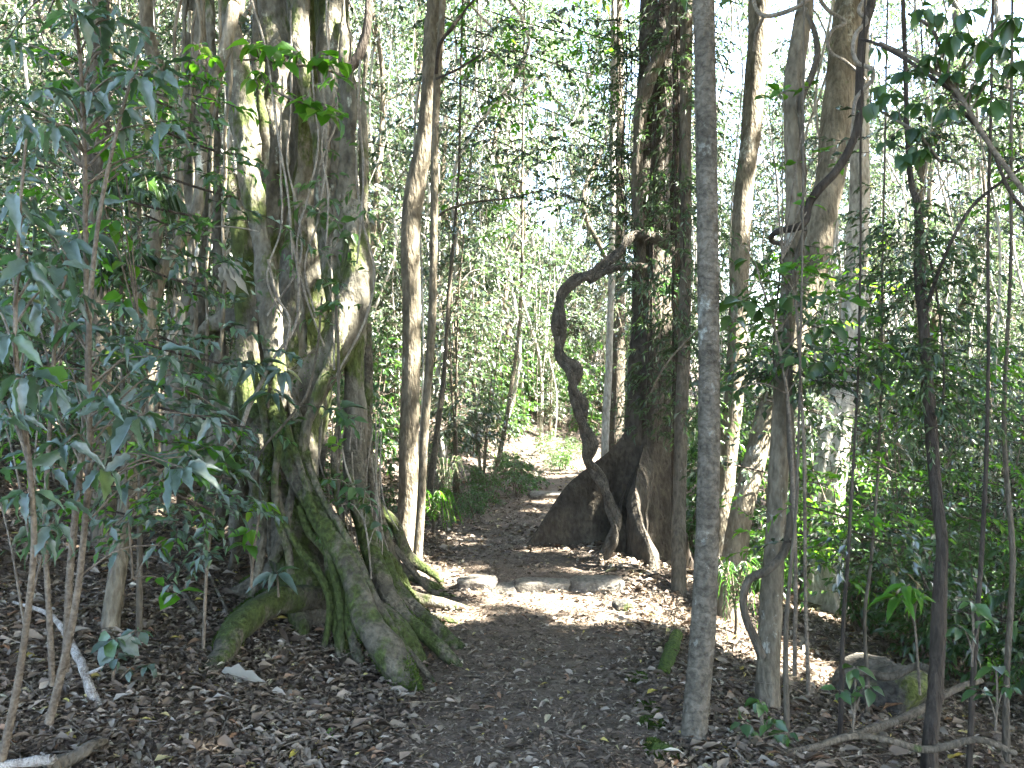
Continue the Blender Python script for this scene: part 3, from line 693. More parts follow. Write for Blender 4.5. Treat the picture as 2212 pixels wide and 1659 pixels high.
# short limb crossing the trunk that carries the liana
mb = MB(); px_tube(mb, [(1456, 545, 8.5, 9), (1432, 525, 8.4, 11), (1400, 508, 8.35, 12), (1372, 510, 8.35, 12), (1350, 522, 8.3, 11)], seg=12, per=6, amp=.15, freq=9, seed=3)
mb.build('limb', M['buttress'], but, bo)

# strangling vine on the trunk
o3 = W(1385, 640, 8.5)
v = thing('climbing_vine', o3, 'thick woody vine slanting across the upper trunk of the buttressed tree', 'vine')
mb = MB(); px_tube(mb, [(1470, -30, 8.6, 12), (1452, 60, 8.55, 14), (1425, 120, 8.5, 15), (1398, 180, 8.5, 15), (1384, 250, 8.5, 14), (1378, 330, 8.5, 12), (1376, 430, 8.5, 11), (1384, 520, 8.5, 10), (1385, 640, 8.45, 9)], seg=12, per=6, amp=.12, freq=8, seed=4)
mb.build('stem', M['brown'], v, o3)

# ---- THE TWISTED LIANA
ce = [(1360, 512, 8.25, 11), (1338, 538, 8.2, 12), (1312, 570, 8.1, 12), (1280, 590, 8.0, 13), (1243, 603, 7.95, 14), (1218, 635, 7.9, 14), (1209, 680, 7.85, 14), (1204, 725, 7.85, 15), (1216, 768, 7.85, 15), (1238, 800, 7.8, 18), (1236, 840, 7.8, 16), (1256, 872, 7.8, 17), (1260, 918, 7.8, 16), (1271, 955, 7.75, 16), (1274, 990, 7.75, 16), (1284, 1015, 7.75, 14), (1302, 1052, 7.7, 13), (1322, 1095, 7.65, 13), (1329, 1130, 7.6, 13), (1318, 1170, 7.6, 13), (1302, 1212, 7.6, 14)]
lo = W(1302, 1218, 7.6); lo[2] = gh(lo[0], lo[1])
li = thing('twisted_liana', lo, 'thick corkscrew liana arching from the buttressed tree down to its fin root', 'vine')
s = np.array(ce); C = catmull(np.hstack([np.array([W(a + 5 * math.sin(k_ * 2.1), b, c) for k_, (a, b, c, _) in enumerate(s)]), (s[:, 3] / F * s[:, 2] * .86)[:, None]]), 8)
n = len(C); th = np.linspace(0, 2 * np.pi * 4.6, n)
for k in (0, 1):
    mb = MB()
    off = np.stack([np.cos(th + k * np.pi), np.sin(th + k * np.pi), .35 * np.sin(th + k * np.pi)], 1) * (C[:, 3:4] * (.62 if k == 0 else .68))
    bulge = 1 + .3 * noise3(C[:, :3], 7, 9 + k)
    tube(mb, C[:, :3] + off, C[:, 3] * (.74 if k == 0 else .62) * bulge, seg=14, per=1, amp=.14, freq=16, seed=5 + k)
    mb.build('strand', M['liana'], li, lo)
mb = MB(); px_tube(mb, [(1395, 577, 8.3, 8), (1365, 575, 8.2, 8), (1335, 577, 8.1, 8), (1305, 588, 8.0, 8), (1272, 606, 7.95, 9)], seg=10, per=6, amp=.12, freq=12, seed=7)
mb.build('branch', M['liana'], li, lo)

# ------------------------------------------------------------------ climbers and vines drawn one by one
def vine(label, specs, mat='vine', name='hanging_vine', group=None, cat='vine', leafy=0, seed=0, amp=.1, seg=9):
    s0 = specs[0]
    e = max((p for s in specs for p in s), key=lambda p: p[1])
    o3 = W(e[0], e[1], e[2])
    v = thing(name, o3, label, cat, group)
    for i, s in enumerate(specs):
        mb = MB(); P, R = px_tube(mb, s, seg=seg, per=7, amp=amp, freq=15, seed=seed + i, wob=.02 if s[0][3] < 6 else .008)
        mb.build('stem', M[mat], v, o3)
        if leafy:
            ml, mt = MB(), MB(); r = np.random.default_rng(seed + 40 + i)
            k = r.random(leafy) * (len(P) - 1); a = k.astype(int); t = (k - a)[:, None]
            S = P[a] * (1 - t) + P[a + 1] * t
            sprays(ml, mt, S, r.normal(0, 1, (leafy, 3)) * [1, 1, .4], .16, 5, T_MID, .065, ratio=.4, seed=seed)
            ml.build('leaves', M['leaf_shrub'], v, o3)
    return v
vine('dark thick vine sweeping down from the top to hook round the grey trunk', [[(1888, -40, 4.9, 9), (1880, 10, 4.9, 9), (1862, 80, 4.85, 9), (1857, 180, 4.85, 9), (1858, 255, 4.8, 9), (1842, 310, 4.8, 9), (1812, 365, 4.8, 9), (1772, 408, 4.8, 9), (1750, 440, 4.8, 9), (1744, 475, 4.8, 8), (1722, 492, 4.8, 8), (1690, 498, 4.85, 7), (1668, 510, 4.95, 6), (1672, 524, 5.25, 5), (1710, 528, 5.5, 5)]], 'dark', amp=.12)
vine('thin pale vine looping in curls down the dark thick vine', [[(1876, -20, 4.75, 4.5), (1850, 20, 4.72, 5), (1866, 45, 4.72, 5), (1845, 70, 4.72, 5), (1838, 105, 4.72, 4.5), (1850, 135, 4.72, 4.5), (1880, 148, 4.7, 5), (1886, 170, 4.7, 5), (1870, 190, 4.7, 4.5), (1852, 215, 4.72, 4), (1848, 250, 4.72, 4)]], 'vine')
vine('thin vine hanging in a swag between the two tall trunks at the top right', [[(1628, -20, 5.6, 4), (1632, 15, 5.5, 4.5), (1652, 35, 5.4, 5), (1690, 30, 5.3, 5), (1730, 12, 5.2, 5), (1765, -15, 5.2, 5)], [(1652, 35, 5.4, 4), (1635, 70, 5.5, 4), (1628, 110, 5.6, 4)]], 'vine')
vine('thin wavy vine curving like a bow across the broad leaning trunk', [[(1760, -20, 5.6, 4), (1785, 20, 5.6, 4), (1823, 47, 5.6, 4), (1795, 65, 5.6, 4), (1785, 90, 5.6, 4), (1792, 115, 5.6, 3.5), (1820, 133, 5.6, 3.5), (1850, 160, 5.6, 3), (1863, 175, 5.6, 2.5)]], 'vine')
vine('dark stem pressed along the grey trunk and looping out at its foot', [[(1738, 20, 5.2, 5), (1756, 70, 5.15, 6), (1762, 120, 5.1, 7), (1748, 170, 5.1, 7), (1730, 210, 5.15, 7), (1726, 260, 5.15, 6), (1730, 320, 5.15, 6), (1735, 380, 5.15, 5), (1728, 440, 5.15, 5), (1738, 500, 5.05, 5)], [(1738, 500, 5.0, 6), (1712, 600, 5.0, 7), (1700, 700, 5.0, 8), (1705, 850, 5.0, 9), (1708, 960, 4.95, 9), (1716, 1040, 4.95, 10), (1712, 1110, 4.95, 10), (1696, 1190, 4.95, 10), (1660, 1230, 4.9, 10), (1622, 1250, 4.9, 9), (1607, 1285, 4.9, 9), (1610, 1330, 4.9, 9), (1628, 1375, 4.9, 10), (1645, 1420, 4.9, 10)]], 'brown')
vine('straight thin vine hanging taut in front of the fig trunk', [[(537, -20, 5.0, 2.6), (572, 100, 5.0, 2.6), (590, 200, 5.0, 2.6), (606, 300, 5.0, 2.6), (622, 400, 5.0, 2.4), (628, 500, 5.0, 2.2), (630, 560, 5.0, 2)]], 'vine')
vine('looping vine drooping down the fig face to its mossy roots', [[(628, 520, 5.3, 3), (640, 590, 5.3, 3.4), (640, 670, 5.3, 3.4), (625, 720, 5.25, 3.4), (590, 770, 5.2, 4), (560, 830, 5.2, 4), (535, 880, 5.2, 5), (515, 930, 5.2, 5.5), (480, 970, 5.2, 5), (445, 1040, 5.3, 5)], [(575, 560, 5.3, 3), (595, 640, 5.3, 3), (622, 690, 5.25, 3), (612, 750, 5.2, 3), (600, 770, 5.2, 3)]], 'vine')
vine('fine vine trailing from the fig shoulder across its roots', [[(690, 640, 5.35, 2.4), (682, 730, 5.3, 2.4), (670, 800, 5.3, 2.6), (652, 860, 5.25, 3), (605, 920, 5.2, 3), (570, 960, 5.2, 2.6), (540, 1010, 5.2, 2.4)], [(724, 660, 5.35, 3), (728, 740, 5.3, 3), (729, 850, 5.3, 3.4), (733, 960, 5.3, 3), (730, 1060, 5.3, 2.6), (735, 1150, 5.3, 2.4)]], 'brown', leafy=7)
vine('pale crooked stem zigzagging between the brown trunk and the fig', [[(432, 520, 5.4, 4), (412, 590, 5.3, 4.5), (380, 612, 5.2, 5), (375, 640, 5.2, 5), (392, 660, 5.2, 6), (394, 695, 5.2, 6), (370, 728, 5.2, 6), (358, 770, 5.2, 5), (342, 815, 5.2, 5), (335, 860, 5.2, 5)], [(376, 570, 5.2, 3.5), (378, 610, 5.2, 4), (382, 640, 5.2, 5)]], 'pale')
vine('knobbly dead liana draped from the fig stem above the hollow', [[(262, 555, 5.6, 5), (285, 590, 5.6, 6), (290, 625, 5.6, 5), (303, 665, 5.6, 5)]], 'pale')
r_ = np.random.default_rng(77)
vl = ['a', 'b']
STR = [(395, 4), (408, 3), (452, 3.5), (481, 4), (420, 5), (372, 3.5)]
for i, (x0, w) in enumerate(STR):
    d = 5.7 + r_.uniform(-.2, .3)
    pts = [(x0 + 25 + r_.normal(0, 6), -40, d, w)]
    for q in range(1, 9):
        pts.append((x0 + 25 - q * 4 + r_.normal(0, 7), -40 + q * 105, d + r_.normal(0, .03), w))
    vine('slack woody vine hanging among the left stems of the fig', [pts], 'tan', group='vines hanging over the left of the fig', seed=i * 5)
for i in range(9):
    x0 = r_.uniform(560, 780); d = 5.5 + r_.uniform(-.2, .2); y0 = r_.uniform(-60, 200)
    pts = [(x0 + q * r_.normal(0, 5), y0 + q * 110, d, 2.2) for q in range(0, r_.integers(4, 8))]
    vine('fine drooping vine hanging against the face of the fig', [pts], 'vine', group='fine vines hanging against the fig', seed=i * 7, leafy=3)
# branches crossing the middle of the picture
vine('long bare branch reaching left from the buttressed tree through the middle leaves', [[(1240, 405, 9.5, 1), (1170, 412, 9.3, 1.5), (1100, 428, 9.2, 2), (1030, 436, 9.1, 2.4), (970, 452, 9, 2.6), (930, 480, 9, 3)]], 'brown', cat='branch', name='bare_branch')
vine('dark kinked branch leaving the fig top towards the right', [[(800, -40, 6.3, 8), (796, 40, 6.2, 9), (785, 95, 6.2, 10), (770, 130, 6.2, 11), (745, 160, 6.2, 12)]], 'dark', cat='branch', name='bare_branch')
vine('thin dark branch arching over the top of the slanting trunk beside the path', [[(1050, -30, 7, 2), (1010, 20, 7, 3), (980, 60, 7, 4), (952, 100, 7.1, 4), (945, 160, 7.2, 4)], [(1040, 120, 7, 2), (990, 150, 7, 2.6), (945, 170, 7.1, 3)]], 'dark', cat='branch', name='bare_branch')
vine('thin dead stick leaning against the buttressed tree beside the grey trunk', [[(1575, 640, 6.5, 1.6), (1500, 720, 6.8, 1.8), (1440, 790, 7.2, 2), (1400, 860, 7.6, 2)]], 'vine', cat='stick', name='dead_stick')
vine('long forked branch spreading over the upper right corner', [[(1862, 85, 4.3, 3), (1900, 95, 4.2, 3.5), (1960, 125, 4.1, 4), (2020, 165, 4.0, 4), (2065, 195, 4.0, 4), (2090, 240, 4.0, 4), (2140, 300, 4, 4), (2175, 400, 4, 4), (2212, 455, 4, 4), (2250, 500, 4, 4)], [(2250, 330, 4.1, 3), (2160, 390, 4.1, 3.5), (2100, 440, 4.2, 4), (2060, 500, 4.2, 4), (2030, 570, 4.3, 4), (2003, 660, 4.5, 5)], [(1960, 30, 4, 3), (2010, 60, 4, 4), (2040, 120, 4, 4), (2060, 195, 4, 4)]], 'dark', cat='branch', name='forked_branch')

# ------------------------------------------------------------------ LEAFY THINGS NEAR THE CAMERA
def whorl(ml, c, n, ln, seed, tmpl=T_BROAD, droop=.5, ratio=.34, az=None, spread=2 * math.pi, pitch=0):
    r = np.random.default_rng(seed)
    a = (az if az is not None else r.random() * 6.28) + (np.arange(n) / n - .5) * spread + r.normal(0, .15, n)
    dr = droop + r.normal(0, .32, n)
    D = np.stack([np.cos(a) * np.cos(dr), np.sin(a) * np.cos(dr) - .1, -np.sin(dr)], 1)
    P = c + D * .015
    up = np.array([0, -.3, 1.]) + r.normal(0, .4, (n, 3))
    L = ln * r.uniform(.5, 1.2, n)
    Wd = L * ratio * r.uniform(.8, 1.3, n) * 2 ** .5
    k = r.random(n) < (.45 if tmpl is T_BROAD else -1)
    leaves(ml, tmpl, P[~k], D[~k], up[~k], L[~k], Wd[~k]); leaves(ml, T_BROAD2, P[k], D[k], up[k], L[k], Wd[k])

def sapling(label, stem, whorls, mat='leaf_big', tmpl=T_BROAD, seed=0, name='broadleaf_sapling', ratio=.25, droop=.36, cat='sapling', group=None, bark='twig', small=0):
    s = np.array(stem, float)
    P = np.array([W(a, b, c) for a, b, c, _ in s]); R = s[:, 3] / F * s[:, 2]
    o3 = P[-1].copy()
    v = thing(name, o3, label, cat, group)
    mb = MB(); tube(mb, P, R, seg=8, per=6, amp=.06, freq=20, seed=seed, wob=.01)
    Q = catmull(P, 6); ml, mt = MB(), mb
    r = np.random.default_rng(seed)
    if seed in (3, 5, 7, 9):
        extra = []
        for w in whorls:
            for q in range(2):
                extra.append((w[0] + r.normal(0, 46) - 12, w[1] + r.normal(0, 48) + 8, w[2] + r.uniform(.1, .9), 4, w[4] * r.uniform(.45, .85)))
        whorls = [(w[0], w[1], w[2], w[3], w[4] * .68) + tuple(w[5:]) for w in list(whorls) + extra]
    if seed in (51, 53): whorls = [(w[0], w[1], w[2], w[3], w[4] * .78) + tuple(w[5:]) for w in whorls]
    for i, w in enumerate(whorls):
        px, py, d, n, lpx = w[:5]
        c = W(px, py, d)
        # attach to a stem point somewhat below
        dist = np.linalg.norm(Q - (c - [0, 0, .12]), axis=1); a = Q[np.argmin(dist)]
        mid = (a + c) / 2 + [0, 0, .04]
        tube(mt, [a, mid, c], [.0045, .0035, .0022], seg=5, per=4)
        whorl(ml, c, n, lpx / F * d, seed * 31 + i, tmpl, droop, ratio, az=(w[5] if len(w) > 5 else None), spread=(2 * math.pi if len(w) < 6 else 3.4))
        # a second pair part way along the twig
        whorl(ml, mid, 2, lpx / F * d * .75, seed * 37 + i, tmpl, droop, ratio)
    mt.build('stem', M[bark], v, o3)
    ml.build('leaves', M[mat], v, o3)
    return v

def gbase(px, py):
    d = ghit(px, py); return (px, py + 12, d)
PI = math.pi
sapling('sapling with toothed blue-green leaves drooping before the brown trunk', [(300, 120, 3.0, 3), (255, 300, 3.0, 4), (215, 500, 3.0, 5), (195, 700, 3.05, 6), (195, 900, 3.1, 6), (185, 1100, 3.2, 7), (160, 1320, 3.3, 8), (105, 1560, 3.4, 10)],
        [(305, 895, 2.9, 7, 150), (395, 1010, 2.95, 6, 120, -.4), (345, 770, 3.0, 6, 110), (235, 860, 2.8, 5, 120), (140, 960, 2.8, 6, 115), (170, 640, 2.75, 6, 110), (270, 745, 3, 5, 95), (120, 830, 2.9, 5, 110), (220, 1010, 3, 5, 100), (455, 900, 3.2, 5, 90, 0)], seed=3)
sapling('sapling with large glossy leaves at the left edge, leaning inward', [(60, 300, 2.5, 3), (40, 500, 2.5, 4), (30, 750, 2.5, 5), (60, 1000, 2.55, 6), (70, 1200, 2.65, 7), (45, 1450, 2.8, 8), (5, 1640, 2.9, 10)],
        [(25, 720, 2.3, 6, 170), (60, 810, 2.4, 6, 160), (60, 560, 2.4, 6, 120), (120, 575, 2.6, 5, 120), (20, 900, 2.4, 5, 120), (60, 1060, 2.6, 5, 110), (110, 1130, 2.7, 5, 110), (30, 420, 2.5, 4, 120)], seed=5, ratio=.27)
sapling('sapling with grey-blue leaves filling the upper left corner', [(150, -40, 3.0, 3), (170, 120, 3.0, 4), (182, 330, 3.1, 5), (184, 550, 3.2, 6), (188, 800, 3.3, 7), (175, 1000, 3.5, 8), (150, 1250, 3.6, 8), (140, 1450, 3.7, 9)],
        [(160, 30, 2.8, 6, 110), (240, 40, 2.9, 6, 110), (300, 165, 2.9, 7, 120), (350, 150, 3.1, 5, 110, -.3), (365, 270, 3.0, 4, 110, -.5), (95, 190, 2.8, 6, 95), (40, 250, 2.7, 6, 100), (120, 270, 2.6, 5, 120), (200, 200, 3, 6, 95), (270, 230, 3, 6, 90), (30, 90, 3, 5, 100), (230, 110, 3.0, 6, 90), (80, 340, 3.1, 5, 80), (335, 340, 3.3, 3, 60), (200, 420, 3.2, 5, 80), (300, 60, 3.2, 5, 100)], seed=7)
sapling('sapling with long smooth leaves behind the glossy one at the left', [(150, 560, 3.2, 3), (120, 700, 3.2, 4), (110, 900, 3.3, 5), (100, 1200, 3.4, 6), (110, 1480, 3.5, 7)],
        [(150, 520, 3.1, 5, 130, .3), (70, 480, 3.1, 5, 90), (50, 640, 3, 6, 110), (180, 700, 3.2, 5, 110), (260, 660, 3.3, 4, 90)], seed=9, tmpl=T_LANCE, ratio=.26)
sapling('low seedling with pointed blue-green leaves in the litter left of the fig', [(250, 1380, 4.0, 2.5), (245, 1430, 4.0, 3), (240, 1490, 4.0, 3)],
        [(245, 1375, 4.0, 6, 55), (300, 1360, 4.1, 5, 45), (320, 1435, 4.1, 5, 40), (250, 1420, 3.9, 5, 40)], seed=11, tmpl=T_MID, ratio=.45, name='seedling', cat='seedling')
sapling('seedling with yellowish young leaves growing against the fig roots', [(565, 1080, 4.6, 2), (555, 1130, 4.6, 2.5), (545, 1200, 4.6, 3), (540, 1270, 4.6, 3)],
        [(563, 1085, 4.6, 5, 45), (545, 1140, 4.6, 5, 45), (530, 1175, 4.6, 4, 40)], 'leaf_green', seed=13, tmpl=T_MID, ratio=.4, name='seedling', cat='seedling')
sapling('seedling with a rosette of narrow leaves on the mossy root', [(598, 1235, 4.9, 2), (600, 1260, 4.9, 2.5), (602, 1290, 4.9, 3)],
        [(598, 1238, 4.85, 8, 55)], seed=15, tmpl=T_LANCE, ratio=.3, name='seedling', cat='seedling', droop=.1)
sapling('slim sapling with jagged leaves arching in front of the fig hollow', [(520, 930, 4.4, 2), (470, 1050, 4.4, 3), (450, 1200, 4.4, 3.5), (440, 1400, 4.4, 4)],
        [(430, 960, 4.2, 5, 110, -.3), (500, 1020, 4.3, 3, 60), (420, 880, 4.2, 5, 90, -.2), (360, 830, 4.2, 4, 90)], seed=17)
sapling('sprig of fine leaves springing from the fig below its pale stem', [(600, 790, 5.3, 2), (585, 830, 5.3, 3), (580, 880, 5.4, 3)],
        [(560, 785, 5.2, 7, 60), (610, 800, 5.2, 7, 55), (520, 790, 5.2, 6, 50), (590, 850, 5.2, 4, 60)], seed=19, tmpl=T_LANCE, ratio=.22, name='seedling', cat='seedling')
sapling('leafy creeper clinging to the middle of the fig trunk', [(735, 420, 5.6, 2), (715, 500, 5.6, 2), (715, 600, 5.6, 2), (720, 700, 5.6, 2), (722, 800, 5.5, 2)],
        [(710, 430, 5.5, 6, 38), (690, 460, 5.5, 6, 36), (730, 480, 5.5, 6, 34), (650, 440, 5.6, 6, 36), (700, 600, 5.5, 5, 38), (720, 650, 5.5, 6, 36), (730, 610, 5.4, 5, 38), (690, 540, 5.5, 6, 30), (760, 500, 5.6, 5, 34)], 'leaf_shrub', seed=21, tmpl=T_MID, ratio=.4, name='creeper', cat='creeper', bark='vine')
sapling('creeper with small leaves trailing over the hollow between fig roots', [(730, 900, 5.3, 2), (745, 1000, 5.3, 2), (765, 1060, 5.3, 2), (790, 1150, 5.2, 2), (800, 1250, 5.2, 2)],
        [(715, 1035, 5.2, 4, 34), (740, 880, 5.2, 4, 48), (757, 905, 5.2, 4, 44), (765, 1050, 5.2, 5, 36), (790, 1060, 5.2, 4, 36), (800, 1090, 5.2, 5, 30), (740, 1090, 5.2, 4, 30), (825, 1130, 5.3, 4, 32)], 'leaf_shrub', seed=23, tmpl=T_MID, ratio=.4, name='creeper', cat='creeper', bark='vine')
sapling('tuft of vivid green leaves on the creeper in the fig hollow', [(727, 950, 5.2, 1.5), (727, 985, 5.2, 1.5), (730, 1000, 5.2, 1.5)], [(727, 962, 5.15, 6, 26)], 'leaf_green', seed=24, tmpl=T_MID, ratio=.5, name='creeper', cat='creeper', droop=-.3)
sapling('bough of vivid green leaves hanging across the fig near the top', [(510, 130, 5.1, 2), (560, 130, 5.1, 2.5), (630, 140, 5.1, 3), (700, 150, 5.2, 3), (760, 180, 5.4, 3)],
        [(545, 95, 5.0, 6, 48), (590, 100, 5.0, 6, 50), (640, 120, 5.0, 6, 44), (610, 130, 5, 5, 40), (690, 125, 5.1, 6, 44), (735, 130, 5.1, 5, 44), (560, 150, 5, 5, 34), (725, 165, 5.1, 4, 44)], 'leaf_green', seed=25, tmpl=T_MID, ratio=.5, name='leafy_bough', cat='bough')
sapling('lower bough of green leaves crossing the fig trunk', [(560, 170, 5.0, 2), (600, 200, 5.0, 2.5), (660, 225, 5.0, 2.5), (730, 240, 5.1, 2.5)],
        [(550, 165, 5, 5, 36), (580, 180, 5, 5, 32), (610, 205, 5, 5, 32), (660, 215, 5, 6, 46), (700, 240, 5, 6, 46), (730, 250, 5, 5, 44), (680, 235, 5, 4, 34)], 'leaf_green', seed=27, tmpl=T_MID, ratio=.5, name='leafy_bough', cat='bough')
sapling('green leafy bough over the left stems of the fig', [(420, 90, 5.0, 2), (440, 130, 5.0, 2), (450, 200, 5.0, 2)],
        [(430, 95, 5, 5, 34), (455, 120, 5, 5, 32), (430, 160, 5, 5, 34), (470, 175, 5, 5, 32), (440, 205, 5, 5, 28), (410, 130, 5, 5, 30)], 'leaf_green', seed=29, tmpl=T_MID, ratio=.45, name='leafy_bough', cat='bough')
sapling('scattered vivid green leaves low down behind the blue-green sapling', [(300, 700, 3.8, 2), (280, 800, 3.8, 3), (270, 1000, 3.8, 3), (290, 1250, 3.9, 3)],
        [(265, 765, 3.7, 5, 50), (300, 735, 3.7, 4, 50), (440, 805, 4.2, 4, 46), (270, 640, 3.8, 4, 56), (250, 470, 3.6, 4, 70), (460, 960, 4.2, 4, 50), (440, 1010, 4.2, 5, 50), (90, 790, 3, 3, 60), (380, 1280, 4, 3, 50), (365, 1160, 4.2, 3, 40), (240, 320, 3.4, 4, 60), (130, 170, 3.4, 4, 50), (250, 160, 3.5, 4, 50)], 'leaf_green', seed=31, tmpl=T_MID, ratio=.5)
# palm with narrow drooping leaflets
def frond(ml, mt, a, b, c, n, ln, seed):
    P = catmull(np.array([a, b, c]), n // 2)
    r = np.random.default_rng(seed)
    tube(mt, P, np.linspace(.006, .002, len(P)), seg=5, per=1)
    T = nrm(np.gradient(P, axis=0)); side = nrm(np.cross(T, [0, 0, 1.]))
    for sg in (-1, 1):
        D = T * .5 + side * sg * .8 + np.array([0, 0, -.55]) + r.normal(0, .1, P.shape)
        L = ln * np.sin(np.linspace(.35, 2.8, len(P))) ** .6
        leaves(ml, T_LANCE, P, D, np.tile([0, -.2, 1.], (len(P), 1)) + side * sg * .3, L, L * .14)
def palm(label, c, n, ln, seed, reach=.5, name='small_palm', mat='leaf_narrow', cat='palm', group=None, rise=.2, npin=16, pin=.2, az0=None, azs=6.28):
    r = np.random.default_rng(seed)
    g = gh(c[0], c[1]); o3 = np.array([c[0], c[1], g])
    v = thing(name, o3, label, cat, group)
    mb = MB(); 
    if c[2] - g > .08:
        tube(mb, [c, (c + o3) / 2 + [.01, 0, 0], o3 - [0, 0, .05]], [.012, .014, .018], seg=8, per=3); mb.build('stem', M['brown'], v, o3)
    ml, mt = MB(), MB()
    for k in range(n):
        a = (az0 or 0) + (k + r.random() * .5) / n * azs
        h = np.array([math.cos(a), math.sin(a), 0])
        L = reach * r.uniform(.75, 1.15)
        frond(ml, mt, c, c + h * L * .5 + [0, 0, rise * L * 1.6], c + h * L + [0, 0, -.15 * L], npin, pin, seed * 7 + k)
    mt.build('rib', M['twig'], v, o3); ml.build('frond', M[mat], v, o3)
    return v
palm('small palm with narrow drooping leaflets between the brown trunk and the leaning trunk', W(262, 590, 4.9), 6, 0, 41, reach=.30, pin=.15)
palm('small palm with long thin fronds high above the left saplings', W(300, 420, 4.6), 5, 0, 43, reach=.28, pin=.16)
palm('low blue-grey cycad-like rosette at the far left of the path bend', W(963, 1085, 10.5) + [0, 0, .05], 14, 0, 45, reach=.32, pin=.06, rise=.9, npin=16, name='rosette_plant', cat='plant')
palm('small fern beside the foot of the looping stem', W(1588, 1318, 6.2) + [0, 0, .03], 8, 0, 47, reach=.28, pin=.07, rise=.7, npin=22, name='fern', cat='fern', mat='leaf_shrub')
palm('yellow-green fern at the sunny foot of the stout trunk', W(935, 1125, 8.8) + [0, 0, .03], 9, 0, 49, reach=.3, pin=.08, rise=.6, npin=20, name='fern', cat='fern', mat='leaf_green')

# right side near foliage
sapling('dark-leaved bough hanging backlit in the upper right corner', [(1900, 90, 4.0, 3), (1980, 130, 3.9, 4), (2060, 190, 3.8, 5), (2130, 300, 3.8, 5), (2230, 440, 3.8, 6)],
        [(1985, 15, 3.7, 7, 62), (2025, 30, 3.7, 6, 62), (2060, 70, 3.7, 6, 66), (2120, 80, 3.7, 6, 70), (2170, 95, 3.6, 7, 80), (2195, 130, 3.7, 6, 80), (2010, 120, 3.8, 6, 58), (2060, 150, 3.8, 6, 66), (1960, 150, 3.9, 6, 50), (2100, 180, 3.8, 6, 56), (2150, 210, 3.8, 6, 60), (2050, 230, 3.8, 5, 56), (1930, 200, 4, 6, 50), (1985, 220, 4, 6, 50), (2190, 30, 3.8, 6, 70), (2090, 20, 3.8, 6, 60)], 'leaf_shrub', seed=51, tmpl=T_MID, ratio=.46, name='leafy_bough', cat='bough', droop=.7)
sapling('bough with dark hanging leaves beside the dark thick vine', [(1880, 230, 4.4, 2), (1930, 260, 4.3, 3), (1980, 290, 4.2, 3), (2030, 350, 4.2, 3)],
        [(1885, 215, 4.3, 6, 50), (1900, 180, 4.3, 5, 46), (1935, 235, 4.3, 6, 44), (1975, 270, 4.2, 6, 50), (2000, 290, 4.2, 6, 50), (1990, 320, 4.2, 6, 50), (1895, 100, 4.4, 5, 50), (1950, 330, 4.2, 5, 44), (1920, 300, 4.3, 5, 44)], 'leaf_shrub', seed=53, tmpl=T_MID, ratio=.5, name='leafy_bough', cat='bough', droop=.8)
sapling('shrub with bright lime young shoots beside the grey trunk', [(1690, 560, 4.7, 2), (1720, 640, 4.7, 3), (1730, 800, 4.7, 3), (1735, 1000, 4.7, 4), (1740, 1300, 4.8, 4), (1745, 1500, 4.85, 5)],
        [(1672, 590, 4.6, 5, 34), (1716, 585, 4.6, 6, 38), (1755, 565, 4.7, 5, 34), (1765, 600, 4.6, 5, 34), (1800, 640, 4.6, 6, 44), (1830, 650, 4.6, 6, 40), (1640, 610, 4.8, 5, 34), (1810, 360, 4.9, 5, 36), (1780, 330, 4.9, 6, 40), (1690, 200, 5, 6, 36), (1660, 215, 5, 6, 36), (1750, 190, 5, 4, 30)], 'leaf_green', seed=55, tmpl=T_MID, ratio=.42, droop=-.2, name='leafy_shrub', cat='shrub')
sapling('shrub with broad grey-green leaves reaching past the smooth grey trunk', [(1640, 600, 4.4, 2), (1670, 700, 4.45, 3), (1700, 850, 4.5, 4), (1715, 1100, 4.6, 4), (1720, 1460, 4.8, 5)],
        [(1600, 650, 4.3, 5, 62), (1585, 690, 4.3, 4, 56), (1640, 660, 4.3, 5, 48), (1700, 640, 4.3, 5, 56), (1770, 640, 4.4, 5, 50), (1790, 700, 4.4, 5, 50), (1720, 770, 4.4, 6, 48), (1780, 780, 4.5, 5, 44), (1640, 750, 4.3, 5, 44), (1620, 560, 4.5, 4, 44), (1590, 840, 4.4, 4, 40)], 'leaf_shrub', seed=57, tmpl=T_MID, ratio=.4, name='leafy_shrub', cat='shrub')
for i, (px, py, lab) in enumerate([(1640, 1570, 'low leafy seedling at the foot of the vine-clad grey trunk'), (1700, 1640, 'low seedling at the bottom edge right of the smooth grey trunk'), (1845, 1500, 'seedling with glossy leaves in front of the boulder'), (2100, 1360, 'seedling with broad green leaves right of the crooked sapling'), (2150, 1500, 'low leafy seedling near the right edge beside the boulder')]):
    d = 4.0
    sapling(lab, [(px, py - 60, d, 2), (px + 4, py, d, 2.5), (px, py + 80, d, 3)], [(px, py - 60, d, 6, 44), (px + 30, py - 20, d, 5, 36), (px - 32, py - 10, d, 5, 36)], 'leaf_shrub', seed=60 + i, tmpl=T_MID, ratio=.42, name='seedling', cat='seedling')
sapling('sprig of vivid green compound leaves beside the crooked sapling', [(1960, 1270, 4.2, 2), (1975, 1330, 4.2, 2.5), (1985, 1500, 4.3, 3)], [(1960, 1265, 4.1, 6, 60), (1945, 1290, 4.1, 5, 60), (1990, 1290, 4.1, 3, 40)], 'leaf_green', seed=67, tmpl=T_LANCE, ratio=.26, name='seedling', cat='seedling')
